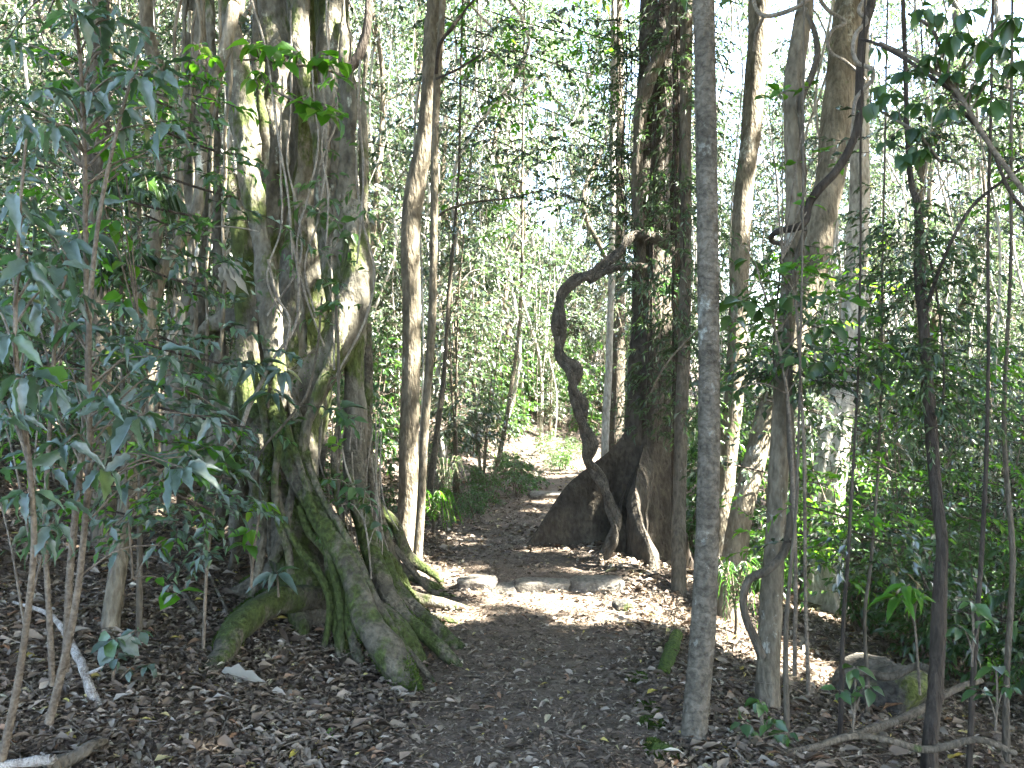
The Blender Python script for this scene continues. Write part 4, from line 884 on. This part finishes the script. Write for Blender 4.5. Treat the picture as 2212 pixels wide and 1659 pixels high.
# thin stems
for i, (pts, lab) in enumerate([
    ([(1722, 1000, 4.1, 3), (1712, 1200, 4.1, 4), (1698, 1400, 4.1, 6), (1695, 1560, 4.1, 7), (1690, 1680, 4.1, 8)], 'thin grey pole standing right of the vine-clad grey trunk'),
    ([(1850, 900, 4.6, 3), (1835, 1150, 4.6, 4), (1820, 1350, 4.6, 5), (1815, 1560, 4.6, 6)], 'thin dark pole in front of the boulder'),
    ([(2130, 900, 4.3, 4), (2120, 1150, 4.3, 5), (2105, 1400, 4.2, 6), (2095, 1650, 4.2, 7)], 'thin dark pole right of the crooked sapling'),
    ([(2180, 600, 5, 4), (2170, 900, 5, 5), (2185, 1200, 5, 6), (2175, 1500, 5, 7)], 'thin pole near the right edge of the thicket'),
    ([(1900, 950, 5.2, 3), (1885, 1200, 5.2, 4), (1870, 1330, 5.2, 4), (1875, 1470, 5.2, 5)], 'thin pole behind the boulder')]):
    tree('sapling_pole', lab, pts, 'dark' if i in (1, 2) else 'brown', ztop=4.5, crad=.9, ntw=60, seed=110 + i, seg=8, cat='sapling')

# ------------------------------------------------------------------ stones, logs, sticks
def rock(name, label, center, dims, mat, seed, cat='stone', rot=0, group=None, sub=4, amp=.16, boxy=.55):
    bm = bmesh.new(); bmesh.ops.create_icosphere(bm, subdivisions=sub, radius=1)
    V = np.array([v.co[:] for v in bm.verts]); f = np.array([[v.index for v in q.verts] for q in bm.faces]); bm.free()
    V = np.sign(V) * np.abs(V) ** boxy
    V = V / np.maximum(1e-6, np.abs(V).max(0))
    V = V * (1 + amp * noise3(V, 1.3, seed)[:, None] + amp * .35 * noise3(V, 4, seed + 1)[:, None])
    V = V * np.array(dims) / 2
    c, s_ = math.cos(rot), math.sin(rot)
    V = V @ np.array([[c, s_, 0], [-s_, c, 0], [0, 0, 1]])
    V = V + .006 * noise3(V, 30, seed)[:, None]
    m = MB(); m.add(V, f)
    o = m.build(name, M[mat]); o.location = tuple(center)
    return tag(o, label, cat, group)
for i, (a, b, py, hgt, lab) in enumerate([(985, 1072, 1258, .13, 'flat pale stone at the left end of the step across the path'), (1062, 1118, 1268, .10, 'small rounded stone between the flat pale stones of the step'),
                                     (1112, 1236, 1258, .13, 'broad sunlit stone in the middle of the step across the path'), (1228, 1345, 1256, .15, 'shaded grey stone at the right end of the step across the path')]):
    d = 6.92 - .05 * (i == 1); c = W((a + b) / 2, py, d); c[2] = gh(c[0], d - .2) + hgt * .12
    rock('step_stone', lab, c, ((b - a) / F * d, .26, hgt), 'stone', 300 + i, group='stones forming a step across the path', rot=[.1, -.1, -.04, .06][i])
rock('flat_stone', 'flat grey stone lying far along the path before the bend', np.append(W(1185, 1090, 12)[:2], gh(W(1185, 1090, 12)[0], 12) + .03), (.5, .4, .12), 'stone', 311)
for i, (px, py, s, lab) in enumerate([(1345, 1312, .10, 'small mossy stone right of the step'), (1470, 1240 + 150, .0, '')]):
    if s: 
        d = ghit(px, py); c = W(px, py, d); rock('small_stone', lab, c, (s * 1.5, s * 1.2, s), 'boulder', 320 + i)
d = 5.6; c = W(1905, 1505, d)
rock('boulder', 'dark mossy boulder half buried under roots at the lower right', c, (.56, .6, .42), 'boulder', 331, cat='boulder', rot=.5, sub=5, boxy=.75, amp=.22)
mb = MB()
px_tube(mb, [(1800, 1465, 5.25, 6), (1850, 1448, 5.2, 8), (1920, 1462, 5.15, 9), (1975, 1440, 5.1, 8), (2010, 1450, 5, 7), (2035, 1500, 4.9, 6)], seg=9, per=6, amp=.15, freq=12)
o = mb.build('arching_root', M['brown']); tag(o, 'gnarled root arching over the top of the dark boulder', 'root')
mb = MB()
px_tube(mb, [(1840, 1588, 4.3, 8), (1880, 1575, 4.4, 9), (1930, 1560, 4.5, 9), (1985, 1535, 4.6, 9), (2060, 1490, 4.7, 8), (2120, 1470, 4.8, 6)], seg=9, per=6, amp=.12, freq=12)
tag(mb.build('fallen_branch', M['brown']), 'pale fallen branch lying below the dark boulder', 'branch')
mb = MB()
px_tube(mb, [(1680, 1625, 3.9, 7), (1760, 1612, 4, 8), (1850, 1590, 4.1, 8), (1930, 1600, 4.1, 7), (2010, 1620, 4.1, 8), (2120, 1600, 4.1, 7), (2200, 1630, 4.1, 6)], seg=9, per=7, amp=.15, freq=12, wob=.03)
tag(mb.build('surface_root', M['brown']), 'long winding root along the ground at the lower right edge', 'root')
mb = MB(); d = ghit(1445, 1440)
px_tube(mb, [(1462, 1372, ghit(1462, 1380), 13), (1452, 1400, ghit(1452, 1410), 15), (1440, 1430, ghit(1440, 1438), 16), (1432, 1455, ghit(1432, 1462), 13)], seg=14, per=6, amp=.12, freq=14)
tag(mb.build('mossy_log', M['moss']), 'short bright green mossy log beside the smooth grey trunk', 'log')
d = ghit(1430, 1630); c = W(1432, 1640, d)
rock('mossy_rock', 'bright green moss-covered rock at the bottom edge of the path', c, (.13, .14, .12), 'moss', 341, boxy=.8, cat='rock')
mb = MB(); r_ = np.random.default_rng(9)
n = 5200; cc = np.array([W(1432, 1632, d), W(1412, 1600, d + .05), W(1375, 1470, ghit(1375, 1470)), W(1400, 1530, ghit(1400, 1530)), W(1410, 1568, ghit(1410, 1568))]) + [0, 0, -.03]; kk = r_.choice(5, n, p=[.5, .14, .1, .13, .13])
rr = np.array([.07, .035, .05, .05, .05])[kk][:, None]
D = nrm(r_.normal(0, 1, (n, 3))); D[:, 2] = np.abs(D[:, 2])
P = cc[kk] + D * rr * [1.0, 1.4, .75] * r_.uniform(.85, 1.05, (n, 1)); P[:, 2] = np.maximum(P[:, 2], ground_h(P[:, 0], P[:, 1]) + .012 - 0 * P[:, 0])
leaves(mb, T_SMALL, P, D + r_.normal(0, .4, (n, 3)), r_.normal(0, 1, (n, 3)), r_.uniform(.008, .02, n), .008)
tag(mb.build('moss', M['moss_leaf']), 'bright green moss tufts along the right edge of the path', 'moss', kind='stuff')
# dead branch left
o3 = W(248, 1560, 3.6)
v = thing('dead_branch', o3, 'pale peeling dead branch sloping down through the litter at the lower left', 'branch')
mb = MB(); px_tube(mb, [(30, 1300, 4.6, 3), (95, 1322, 4.4, 5), (135, 1355, 4.2, 7), (160, 1400, 4.1, 9), (180, 1440, 3.95, 10), (195, 1490, 3.85, 10), (220, 1540, 3.75, 10), (240, 1580, 3.65, 11), (250, 1620, 3.6, 6)], seg=10, per=7, amp=.22, freq=25, wob=.01)
mb.build('stem', M['deadwood'], v, o3)
mb = MB(); px_tube(mb, [(152, 1370, 4.15, 5), (160, 1345, 4.1, 4), (162, 1330, 4.1, 2)], seg=7, per=4); px_tube(mb, [(190, 1455, 3.9, 4), (208, 1448, 3.88, 4), (222, 1440, 3.85, 2)], seg=7, per=4)
mb.build('stub', M['deadwood'], v, o3)
mb = MB(); px_tube(mb, [(100, 1660, 3.3, 18), (150, 1640, 3.35, 17), (200, 1610, 3.4, 13), (230, 1600, 3.5, 6)], seg=12, per=6, amp=.15, freq=12)
tag(mb.build('rotten_log', M['brown']), 'mossy rotten log end at the bottom left edge', 'log')
mb = MB(); px_tube(mb, [(-20, 1655, 3.25, 6), (30, 1650, 3.25, 10), (70, 1645, 3.25, 10), (110, 1640, 3.25, 12), (112, 1638, 3.25, 10)], seg=9, per=5, amp=.2, freq=20)
tag(mb.build('broken_branch', M['deadwood']), 'snapped reddish branch with a pale broken end in the bottom left corner', 'branch')
for i, (pts, w, m_, lab) in enumerate([
    ([(0, 1345), (60, 1318), (140, 1330), (230, 1305), (330, 1312)], 5, 'brown', 'mossy root running level through the litter behind the dead branch'),
    ([(120, 1520), (170, 1550), (230, 1580), (260, 1615)], 10, 'brown', 'dark buried root beside the dead branch'),
    ([(250, 1400), (330, 1420), (380, 1480), (440, 1520), (520, 1560)], 4, 'brown', 'thin mossy stick lying on the litter left of the fig'),
    ([(300, 1500), (380, 1530), (450, 1580)], 5, 'tan', 'crooked stick on the litter near the bottom left'),
    ([(570, 1500), (520, 1520), (470, 1560)], 5, 'brown', 'reddish stick lying by the big pale fallen leaf'),
    ([(420, 1180), (470, 1280), (505, 1350)], 3, 'tan', 'thin stick leaning from the bank towards the fig root'),
    ([(330, 1190), (400, 1290), (440, 1340)], 6, 'brown', 'dark fallen branch resting on the bank left of the fig'),
    ([(1260, 1360), (1310, 1345), (1370, 1352)], 4, 'tan', 'reddish bark strip lying on the path near the mossy log'),
    ([(900, 1480), (930, 1470), (915, 1500), (880, 1505)], 6, 'brown', 'small knobbly root end poking out beside the path')]):
    rows = []
    for (a, b) in pts:
        dd = ghit(a, b); p = W(a, b, dd); rows.append(p + [0, 0, w / F * dd * .5])
    mb = MB(); tube(mb, rows, [w / F * r0[1] for r0 in rows], seg=8, per=6, amp=.15, freq=20)
    tag(mb.build('fallen_stick' if 'stick' in lab or 'branch' in lab else ('bark_strip' if 'bark' in lab else 'surface_root'), M[m_]), lab, 'stick' if 'stick' in lab or 'branch' in lab else ('bark' if 'bark' in lab else 'root'))
# big single leaves
def big_leaf(name, label, px, py, lpx, az, mat, ratio=.45, z=.03):
    d = ghit(px, py); p = W(px, py, d)
    mb = MB(); leaves(mb, T_BROAD if ratio < .5 else T_MID, np.array([[0, 0, 0.]]), np.array([[math.cos(az), math.sin(az), .1]]), np.array([[0, -.9, 1.]]), np.array([lpx / F * d]), np.array([lpx / F * d * ratio]))
    o = mb.build(name, M[mat]); o.location = (p[0], p[1], p[2] + z); tag(o, label, 'leaf')
big_leaf('fallen_leaf', 'large pale dry leaf lying in front of the fig roots', 472, 1478, 95, -.15, 'leaf_pale', .48, .04)
big_leaf('fallen_leaf', 'yellow-green fallen leaf in the litter at the bottom near the path', 700, 1605, 40, .3, 'leaf_green', .9)
for i, (px, py, lab) in enumerate([(395, 1580, 'blue-grey stone half hidden in the litter, left of the path')]):
    d = ghit(px, py); c = W(530, 1590, ghit(530, 1590)); rock('small_stone', lab, c, (.09, .07, .05), 'stone', 350)
# hanging white dead leaf on the fig
o3 = W(505, 590, 5.2); ml = MB(); D = np.array([[.2, -.1, -1], [.6, -.1, -.9], [-.3, -.1, -.8], [.9, -.2, -.5]])
leaves(ml, T_BROAD, np.tile([0, 0, 0.], (4, 1)), D, np.tile([0, -1, .3], (4, 1)), np.array([.2, .22, .13, .16]), np.array([.07, .06, .06, .06]))
o = ml.build('hanging_dead_leaf', M['leaf_pale']); o.location = tuple(W(490, 565, 5.15)); tag(o, 'bleached dead leaf snagged on a vine in front of the fig', 'leaf')
mb = MB(); px_tube(mb, [(445, 490, 5.15, 1.8), (500, 490, 5.15, 1.8), (560, 500, 5.2, 1.5)], seg=5, per=5)
tag(mb.build('vine_tendril', M['vine']), 'thin level tendril holding the bleached leaf in front of the fig', 'vine')

# ------------------------------------------------------------------ climbing foliage on the buttressed tree
def climber(label, pts, n, seed, ll=.075, ratio=.22, spread=.16, name='climbing_fern', per=9, L=.28, mat='leaf_narrow', group=None, cat='fern', droop=1.0):
    P = catmull(np.array([W(*p) for p in pts]), 6)
    if name == 'hanging_bough' and in_gap(P, .1).mean() > .5: return
    o3 = P[-1]; v = thing(name, o3, label, cat, group)
    r = np.random.default_rng(seed)
    k = r.integers(0, len(P), n)
    D = r.normal(0, 1, (n, 3)); D[:, 2] = D[:, 2] * .3 + .1; D = nrm(D)
    S = P[k] + D * r.uniform(.3, 1.1, (n, 1)) * spread + r.normal(0, .08, (n, 3))
    ml, mt = MB(), MB()
    sprays(ml, mt, S, D + [0, -.2, 0], L * r.uniform(.6, 1.3, n), per, T_SMALL, ll, ratio=ratio, droop=droop, tw_r=.002, seed=seed, carve=True)
    for q in range(4 if name == 'climbing_fern' else 1):
        tube(mt, P + r.normal(0, .04, 3), np.full(len(P), .006), seg=5, per=1, wob=.05, seed=seed + q)
    mt.build('stem', M['dark'], v, o3); ml.build('leaves', M[mat], v, o3)
climber('dark climbing foliage draped down the left of the buttressed trunk', [(1345, 60, 8.9), (1350, 200, 8.9), (1340, 350, 8.9), (1352, 450, 8.8), (1345, 560, 8.8)], 260, 401, spread=.14)
climber('dark climbing foliage matted over the right side of the buttressed tree', [(1478, 0, 7.6), (1478, 250, 7.6), (1476, 500, 7.5), (1476, 750, 7.5), (1480, 920, 7.6)], 380, 402, spread=.15)
climber('small leaves and roots clinging to the face of the buttressed trunk', [(1420, 150, 8.6), (1415, 400, 8.5), (1412, 600, 8.5), (1405, 800, 8.35), (1400, 950, 8.3)], 90, 403, spread=.12, L=.16)
climber('pale fern sprays sticking out from the buttressed trunk at mid height', [(1400, 590, 8.1), (1410, 640, 8.1)], 22, 404, spread=.08, L=.25, ll=.09, mat='leaf_big')
climber('leafy creeper wrapping the upper grey trunk beside the hooked vine', [(1700, 1180 - 620, 5.1), (1695, 700, 5.1), (1690, 830, 5)], 60, 405, spread=.12, ll=.06, ratio=.4, L=.18, mat='leaf_shrub', name='creeper', cat='creeper', per=7)
climber('tiny-leaved creeper covering the crooked sapling trunk', [(1960, 480, 4.8), (1985, 600, 4.7), (2000, 750, 4.65), (2012, 900, 4.6)], 220, 406, spread=.16, ll=.06, ratio=.3, L=.2, mat='leaf_narrow', name='creeper', cat='creeper', per=8)

rb = np.random.default_rng(88)
for i, (px, py, d) in enumerate([(1000, 60, 8.2), (1060, 110, 8.5), (1130, 60, 8.5), (1200, 130, 8.8), (1010, 260, 8.6), (1080, 300, 9), (1160, 240, 9), (1230, 330, 9.2), (1040, 190, 8.6), (1260, 60, 9), (1290, 440, 9.4), (1180, 420, 9.5), (1090, 430, 9.6), (1330, 320, 9.2), (850, 330, 8.6)]):
    L = rb.uniform(60, 110)
    climber('leafy bough hanging over the path between the fig and the buttressed tree', [(px - L, py - 30, d - .1), (px, py, d), (px + L, py + 28, d + .1)], 15, 900 + i, spread=.30, ll=.085, ratio=.46, L=.34, per=8, mat='leaf_bg' if i % 3 else 'leaf_green', name='hanging_bough', cat='bough', group='leafy boughs hanging over the path', droop=.6)
for i in range(70):
    px, py = rb.uniform(1700, 2240), rb.uniform(160, 1250) + (200 if i % 5 == 0 else 0); px = px if py < 1250 else 1990 + px * .1; d = rb.uniform(4.7, 8)
    L = rb.uniform(50, 110)
    climber('loose leafy spray hanging in the thicket right of the path', [(px - L, py - 25, d - .1), (px, py, d), (px + L, py + 20, d + .1)], 24, 930 + i, spread=.24, ll=.066, ratio=.45, L=.3, per=9, mat=('leaf_bg', 'leaf_shrub', 'leaf_green')[i % 3], name='hanging_bough', cat='bough', group='leafy sprays in the thicket right of the path', droop=.5)

for i in range(36):
    px, py = rb.uniform(-20, 440), rb.uniform(120, 1120); d = rb.uniform(3.5, 5.2) if py < 1150 else rb.uniform(3.6, 4.2)
    L = rb.uniform(40, 100)
    climber('small-leaved spray filling the space on the bank left of the fig', [(px - L, py - 25, d - .1), (px, py, d), (px + L, py + 20, d + .1)], 13, 1930 + i, spread=.18, ll=.062, ratio=.42, L=.26, per=8, mat=('leaf_big', 'leaf_shrub', 'leaf_big', 'leaf_green')[i % 4], name='hanging_bough', cat='bough', group='leafy sprays on the bank left of the fig', droop=.6)

# ------------------------------------------------------------------ BACKGROUND FOREST (instanced meshes)
def make_tree_proto(kind, seed):
    """returns thing with trunk and crown, built at the origin"""
    r = np.random.default_rng(seed)
    root = thing('background_tree', (0, 0, -500), None, None)
    mb = MB(); ml = MB(); mt = MB()
    H = r.uniform(8.5, 11)
    lean = r.normal(0, .5, 2)
    zs = np.linspace(0, 1, 7)
    C = np.stack([lean[0] * zs ** 1.5 + r.normal(0, .26, 7), lean[1] * zs ** 1.5 + r.normal(0, .26, 7), zs * H - .2], 1)
    R = {'thin': .028, 'mid': .07, 'big': .14}[kind] * (1.25 - zs * .8)
    R[0] *= 1.3
    tube(mb, C, R, seg=9 if kind != 'big' else 14, per=4, amp=.1, freq=4, seed=seed)
    nt_ = {'thin': 190, 'mid': 420, 'big': 520}[kind]
    cr = {'thin': 1.0, 'mid': 1.7, 'big': 2.3}[kind]
    zb = {'thin': 1.6, 'mid': .9, 'big': 2.0}[kind]
    nc = {'thin': 12, 'mid': 21, 'big': 26}[kind]
    zc = zb + (H - zb) * r.random(nc) ** 1.25
    ac = r.random(nc) * 6.28; rc = cr * r.uniform(.15, 1, nc)
    bx = np.interp(zc, C[:, 2], C[:, 0]); by = np.interp(zc, C[:, 2], C[:, 1])
    cc = np.stack([bx + np.cos(ac) * rc, by + np.sin(ac) * rc, zc], 1)
    for i in range(nc):
        a = np.array([bx[i], by[i], zc[i] - rc[i] * .7])
        tube(mb, [a, (a + cc[i]) / 2 + [0, 0, .08], cc[i]], [.018, .012, .005], seg=4, per=3)
    k = r.integers(0, nc, nt_)
    S = cc[k] + r.normal(0, 1, (nt_, 3)) * [.27, .27, .15]
    D = r.normal(0, 1, (nt_, 3)) * [1, 1, .35]
    sprays(ml, mt, S, D, r.uniform(.3, .6, nt_), 11, T_SMALL, .105, ratio=.46, droop=.5, tw_r=.0028, flat=.6, seed=seed)
    # ragged hanging stems
    for q in range(5 if kind != 'thin' else 2):
        i = r.integers(0, nc); L = r.uniform(1, 4)
        a = cc[i]; tube(mb, [a, a + [r.normal(0, .15), r.normal(0, .15), -L * .5], a + [r.normal(0, .2), r.normal(0, .2), -min(L, a[2])]], [.006, .006, .005], seg=4, per=4)
    bk = {'thin': 'pale', 'mid': 'tan', 'big': 'brown'}[kind]
    mb.add(np.concatenate(mt.v), mt.f[0]) if len(mt.f) == 1 else [mb.add(v_, f_ - o_) for v_, f_, o_ in zip(mt.v, mt.f, np.cumsum([0] + [len(q_) for q_ in mt.v[:-1]]))]
    mb.build('trunk', M[bk], root); ml.build('crown', M['leaf_bg'], root)
    return root

def make_shrub_proto(seed, hh, rad, nt_, ll, mat='leaf_shrub', ratio=.42, name='understorey_shrub'):
    r = np.random.default_rng(seed)
    root = thing(name, (0, 0, -500), None, None)
    mb = MB(); ml = MB()
    tips = []
    for s in range(r.integers(3, 6)):
        a = r.random() * 6.28; q = r.uniform(.2, 1) * rad
        top = np.array([math.cos(a) * q, math.sin(a) * q, hh * r.uniform(.75, 1.1)])
        C = [np.array([0, 0, -.1]) + r.normal(0, .03, 3) * [1, 1, 0], top * [.35, .35, .45] + r.normal(0, .04, 3), top]
        tube(mb, C, [.014, .010, .004], seg=5, per=6, wob=.03, seed=seed + s); tips.append(catmull(np.array(C), 6))
    T = np.concatenate(tips); T = T[T[:, 2] > hh * .18]
    S = T[r.integers(0, len(T), nt_)] + r.normal(0, .05, (nt_, 3))
    D = r.normal(0, 1, (nt_, 3)) * [1, 1, .35]
    sprays(ml, mb, S, D, r.uniform(.2, .5, nt_) * (rad / .6) ** .5, 9, T_SMALL if ll < .1 else T_MID, ll, ratio=ratio, droop=.5, tw_r=.0025, flat=.45, seed=seed)
    mb.build('stems', M['twig'], root); ml.build('leaves', M[mat], root)
    return root

protos = {k: [make_tree_proto(k, 600 + 10 * i + j) for j in range(nv)] for i, (k, nv) in enumerate((('thin', 3), ('mid', 4), ('big', 2)))}
shr = [make_shrub_proto(700, 1.6, .6, 90, .085), make_shrub_proto(701, 2.4, .8, 150, .08), make_shrub_proto(702, 1.0, .5, 60, .10), make_shrub_proto(703, 3.2, .9, 200, .075, 'leaf_bg'), make_shrub_proto(704, .4, .32, 34, .08, name='low_plant'), make_shrub_proto(705, .7, .4, 50, .06, name='low_plant')]

def vine_proto(seed):
    r = np.random.default_rng(seed)
    root = thing('background_vine', (0, 0, -500), None, None)
    mb = MB()
    zs = np.linspace(0, 1, 9); H = 11
    C = np.stack([r.normal(0, .16, 9), r.normal(0, .16, 9), zs * H - .1], 1)
    tube(mb, C, np.full(9, .013) * r.uniform(.7, 1.3, 9), seg=5, per=5)
    mb.build('stem', M['pale'], root)
    return root
vprot = [vine_proto(800 + i) for i in range(4)]

used = set()
def place(proto, x, y, s, rz, name, label, cat, group):
    key = proto.name
    if key in used: o = clone(proto)
    else: o = proto; used.add(key)
    o.location = (x, y, gh(x, y)); o.rotation_euler = (0, 0, rz); o.scale = (s, s, s)
    tag(o, label, cat, group)
    return o

def blocked(x, y, rad, h):
    """does a light corridor pass through a vertical cylinder here?"""
    for t, r in zip(GT[:NHERO], GR[:NHERO]):
        v = np.array([x, y]) - t[:2]; sh = SUN[:2]; L = np.linalg.norm(sh); e = sh / L
        s = v @ e
        if s < -rad: continue
        if abs(v[0] * e[1] - v[1] * e[0]) < rad * .6 + r and t[2] + s / L * SUN[2] < h: return True
    return False

r_ = np.random.default_rng(2024)
placed = []
def spots(n, d0, d1, mind, pad, rad, h, hw=.66, pw=.8, tries=30, lo=-1, hi=1):
    out = []
    for _ in range(n * tries):
        if len(out) >= n: break
        d = d0 + (d1 - d0) * r_.random() ** pw
        x = r_.uniform(lo, hi) * (hw * d + .5)
        if abs(x - path_x(d)) < pad: continue
        if d < 9 and x < 0 and x > -3.4 and d < 8.3: continue          # the fig's ground
        if abs(x - 1.3) < 1.0 and abs(d - 8.6) < 1.3: continue         # the buttressed tree
        if d < 7.6 and 1.2 < x < 3.1: continue
        if any((x - a) ** 2 + (d - b) ** 2 < mind ** 2 for a, b in out): continue
        if blocked(x, d, rad, h): continue
        out.append((x, d))
    return out
for k, n, d0, d1, mind in (('mid', 54, 11.5, 40, 1.6), ('thin', 170, 9.5, 38, .7), ('big', 16, 16, 44, 2.8)):
    for (x, y) in spots(n, d0, d1, mind, 1.7 if k != 'thin' else 1.25, {'thin': .9, 'mid': 1.5, 'big': 2}[k], 12):
        p = protos[k][r_.integers(0, len(protos[k]))]
        place(p, x, y, r_.uniform(.85, 1.2) * (1 + max(0, y - 14) / 50), r_.random() * 6.28, 'background_tree',
              {'mid': 'leafy forest tree standing deep in the bright background', 'thin': 'slender pale-stemmed tree rising through the background foliage', 'big': 'tall thick-trunked tree far back in the forest'}[k], 'tree',
              {'mid': 'leafy trees in the forest background', 'thin': 'slender trees in the forest background', 'big': 'thick-trunked trees in the far background'}[k])
for (x, y) in spots(190, 8.5, 28, .6, .95, .4, 2.5):
    i = r_.integers(0, 4)
    place(shr[i], x, y, r_.uniform(.8, 1.25), r_.random() * 6.28, '', 'green understorey shrub among the forest stems off the path', 'shrub', 'shrubs of the forest understorey')
for _ in range(42):
    d = r_.uniform(20, 36); x = (r_.uniform(960, 1420) - CX) / F * d
    place(shr[r_.integers(0, 4)], x, d, r_.uniform(.9, 1.5), r_.random() * 6.28, '', 'green understorey shrub among the forest stems off the path', 'shrub', 'shrubs of the forest understorey')
for (x, y) in spots(36, 5.6, 11, .6, 1.9, .3, 1.5, lo=.15, hi=1):
    i = [0, 1, 2, 3][r_.integers(0, 4)]
    place(shr[i], x, y, r_.uniform(.75, 1.1), r_.random() * 6.28, '', 'leafy shrub in the thicket on the slope right of the path', 'shrub', 'shrubs in the thicket right of the path')
for (x, y) in spots(30, 5.2, 10, .7, 3.0, .3, 1.5, lo=-1.1, hi=-.4):
    i = [0, 1, 2, 3][r_.integers(0, 4)]
    place(shr[i], x, y, r_.uniform(.6, 1.0), r_.random() * 6.28, '', 'leafy shrub on the bank left of the fig', 'shrub', 'shrubs on the bank left of the fig')
for (x, y) in spots(90, 4.2, 17, .35, .9, .2, .5) + [(path_x(q) - .42 - abs(r_.normal(0, .5)), q) for q in np.arange(9.6, 20, .55)]:
    place(shr[4 + (y > 9.5 and x * 7 % 1 > .4)], x, y, r_.uniform(.4, 1.0), r_.random() * 6.28, '', 'knee-high leafy plant growing out of the leaf litter', 'plant', 'low plants in the leaf litter')
for (x, y) in spots(220, 9, 34, .35, 1.0, .1, 2):
    place(vprot[r_.integers(0, 4)], x, y, r_.uniform(.8, 1.2), r_.random() * 6.28, '', 'thin woody vine hanging straight down in the background', 'vine', 'thin vines hanging in the background')
for pr in [p for ps in protos.values() for p in ps] + shr + vprot:
    if pr.name not in used:
        for ch in list(pr.children): bpy.data.objects.remove(ch)
        bpy.data.objects.remove(pr)

# ------------------------------------------------------------------ shade trees beyond the frame edges
r_ = np.random.default_rng(31)
cnt = 0
for gx_ in np.arange(-9, 27, 3.5):
    for gy_ in np.arange(-6, 12.5, 3.5):
        x = gx_ + r_.uniform(-1.2, 1.2); y = gy_ + r_.uniform(-1.2, 1.2)
        if x < 2 and y < 1: continue
        if y > -.6 and abs(x) < .66 * max(y, 0) + 1.5: continue
        g = gh(x, y); o3 = np.array([x, y, g])
        t = thing('shade_tree', o3, 'tall forest tree outside the view whose crown shades the path', 'tree', 'shade trees around the clearing')
        top = np.array([x + r_.normal(0, .4), y + r_.normal(0, .4), 9 + r_.uniform(-1, 2)])
        if not blocked(x, y, .1, 9):
            mb = MB(); tube(mb, [o3 - [0, 0, .2], (o3 + top) / 2 + r_.normal(0, .1, 3), top], [.16, .12, .07], seg=10, per=5, amp=.1); mb.build('trunk', M['brown'], t, o3)
        crown(t, o3, top + [0, 0, .6], 3.3, 1300, 1000 + cnt, ll=.28, nc=44)
        cnt += 1

# ------------------------------------------------------------------ light, sky, camera
w = bpy.data.worlds.new('World'); scene.world = w; w.use_nodes = True
nt = w.node_tree; bg = nt.nodes['Background']
sky = nt.nodes.new('ShaderNodeTexSky'); sky.sky_type = 'NISHITA'; sky.sun_disc = False
el, az = math.radians(50), math.radians(103)
sky.sun_elevation = el; sky.sun_rotation = az
sky.air_density = 1.0; sky.dust_density = 2.5
nt.links.new(sky.outputs[0], bg.inputs[0]); bg.inputs[1].default_value = .088
ld = bpy.data.lights.new('sun', 'SUN'); ld.energy = 5.0; ld.angle = math.radians(.5); ld.color = (1, .96, .88)
lo_ = bpy.data.objects.new('sun', ld); COL.objects.link(lo_)
lo_.rotation_euler = Vector(SUN).to_track_quat('Z', 'Y').to_euler()
cam = bpy.data.cameras.new('camera'); co = bpy.data.objects.new('camera', cam); COL.objects.link(co)
co.location = (0, 0, EYE); co.rotation_euler = (math.pi / 2, 0, 0)
cam.sensor_width = 36; cam.lens = 36 * F / 2212; cam.clip_start = .05; cam.clip_end = 1000
scene.camera = co
vs = scene.view_settings; vs.view_transform = 'Standard'; vs.look = 'None'; vs.gamma = 1; vs.exposure = 4.5
scene.render.engine = 'CYCLES'
cy = scene.cycles
cy.max_bounces = 5; cy.diffuse_bounces = 2; cy.glossy_bounces = 2; cy.transmission_bounces = 3; cy.transparent_max_bounces = 4
cy.sample_clamp_indirect = 6; cy.use_denoising = True; cy.use_adaptive_sampling = True; cy.adaptive_threshold = .03
cy.caustics_reflective = False; cy.caustics_refractive = False
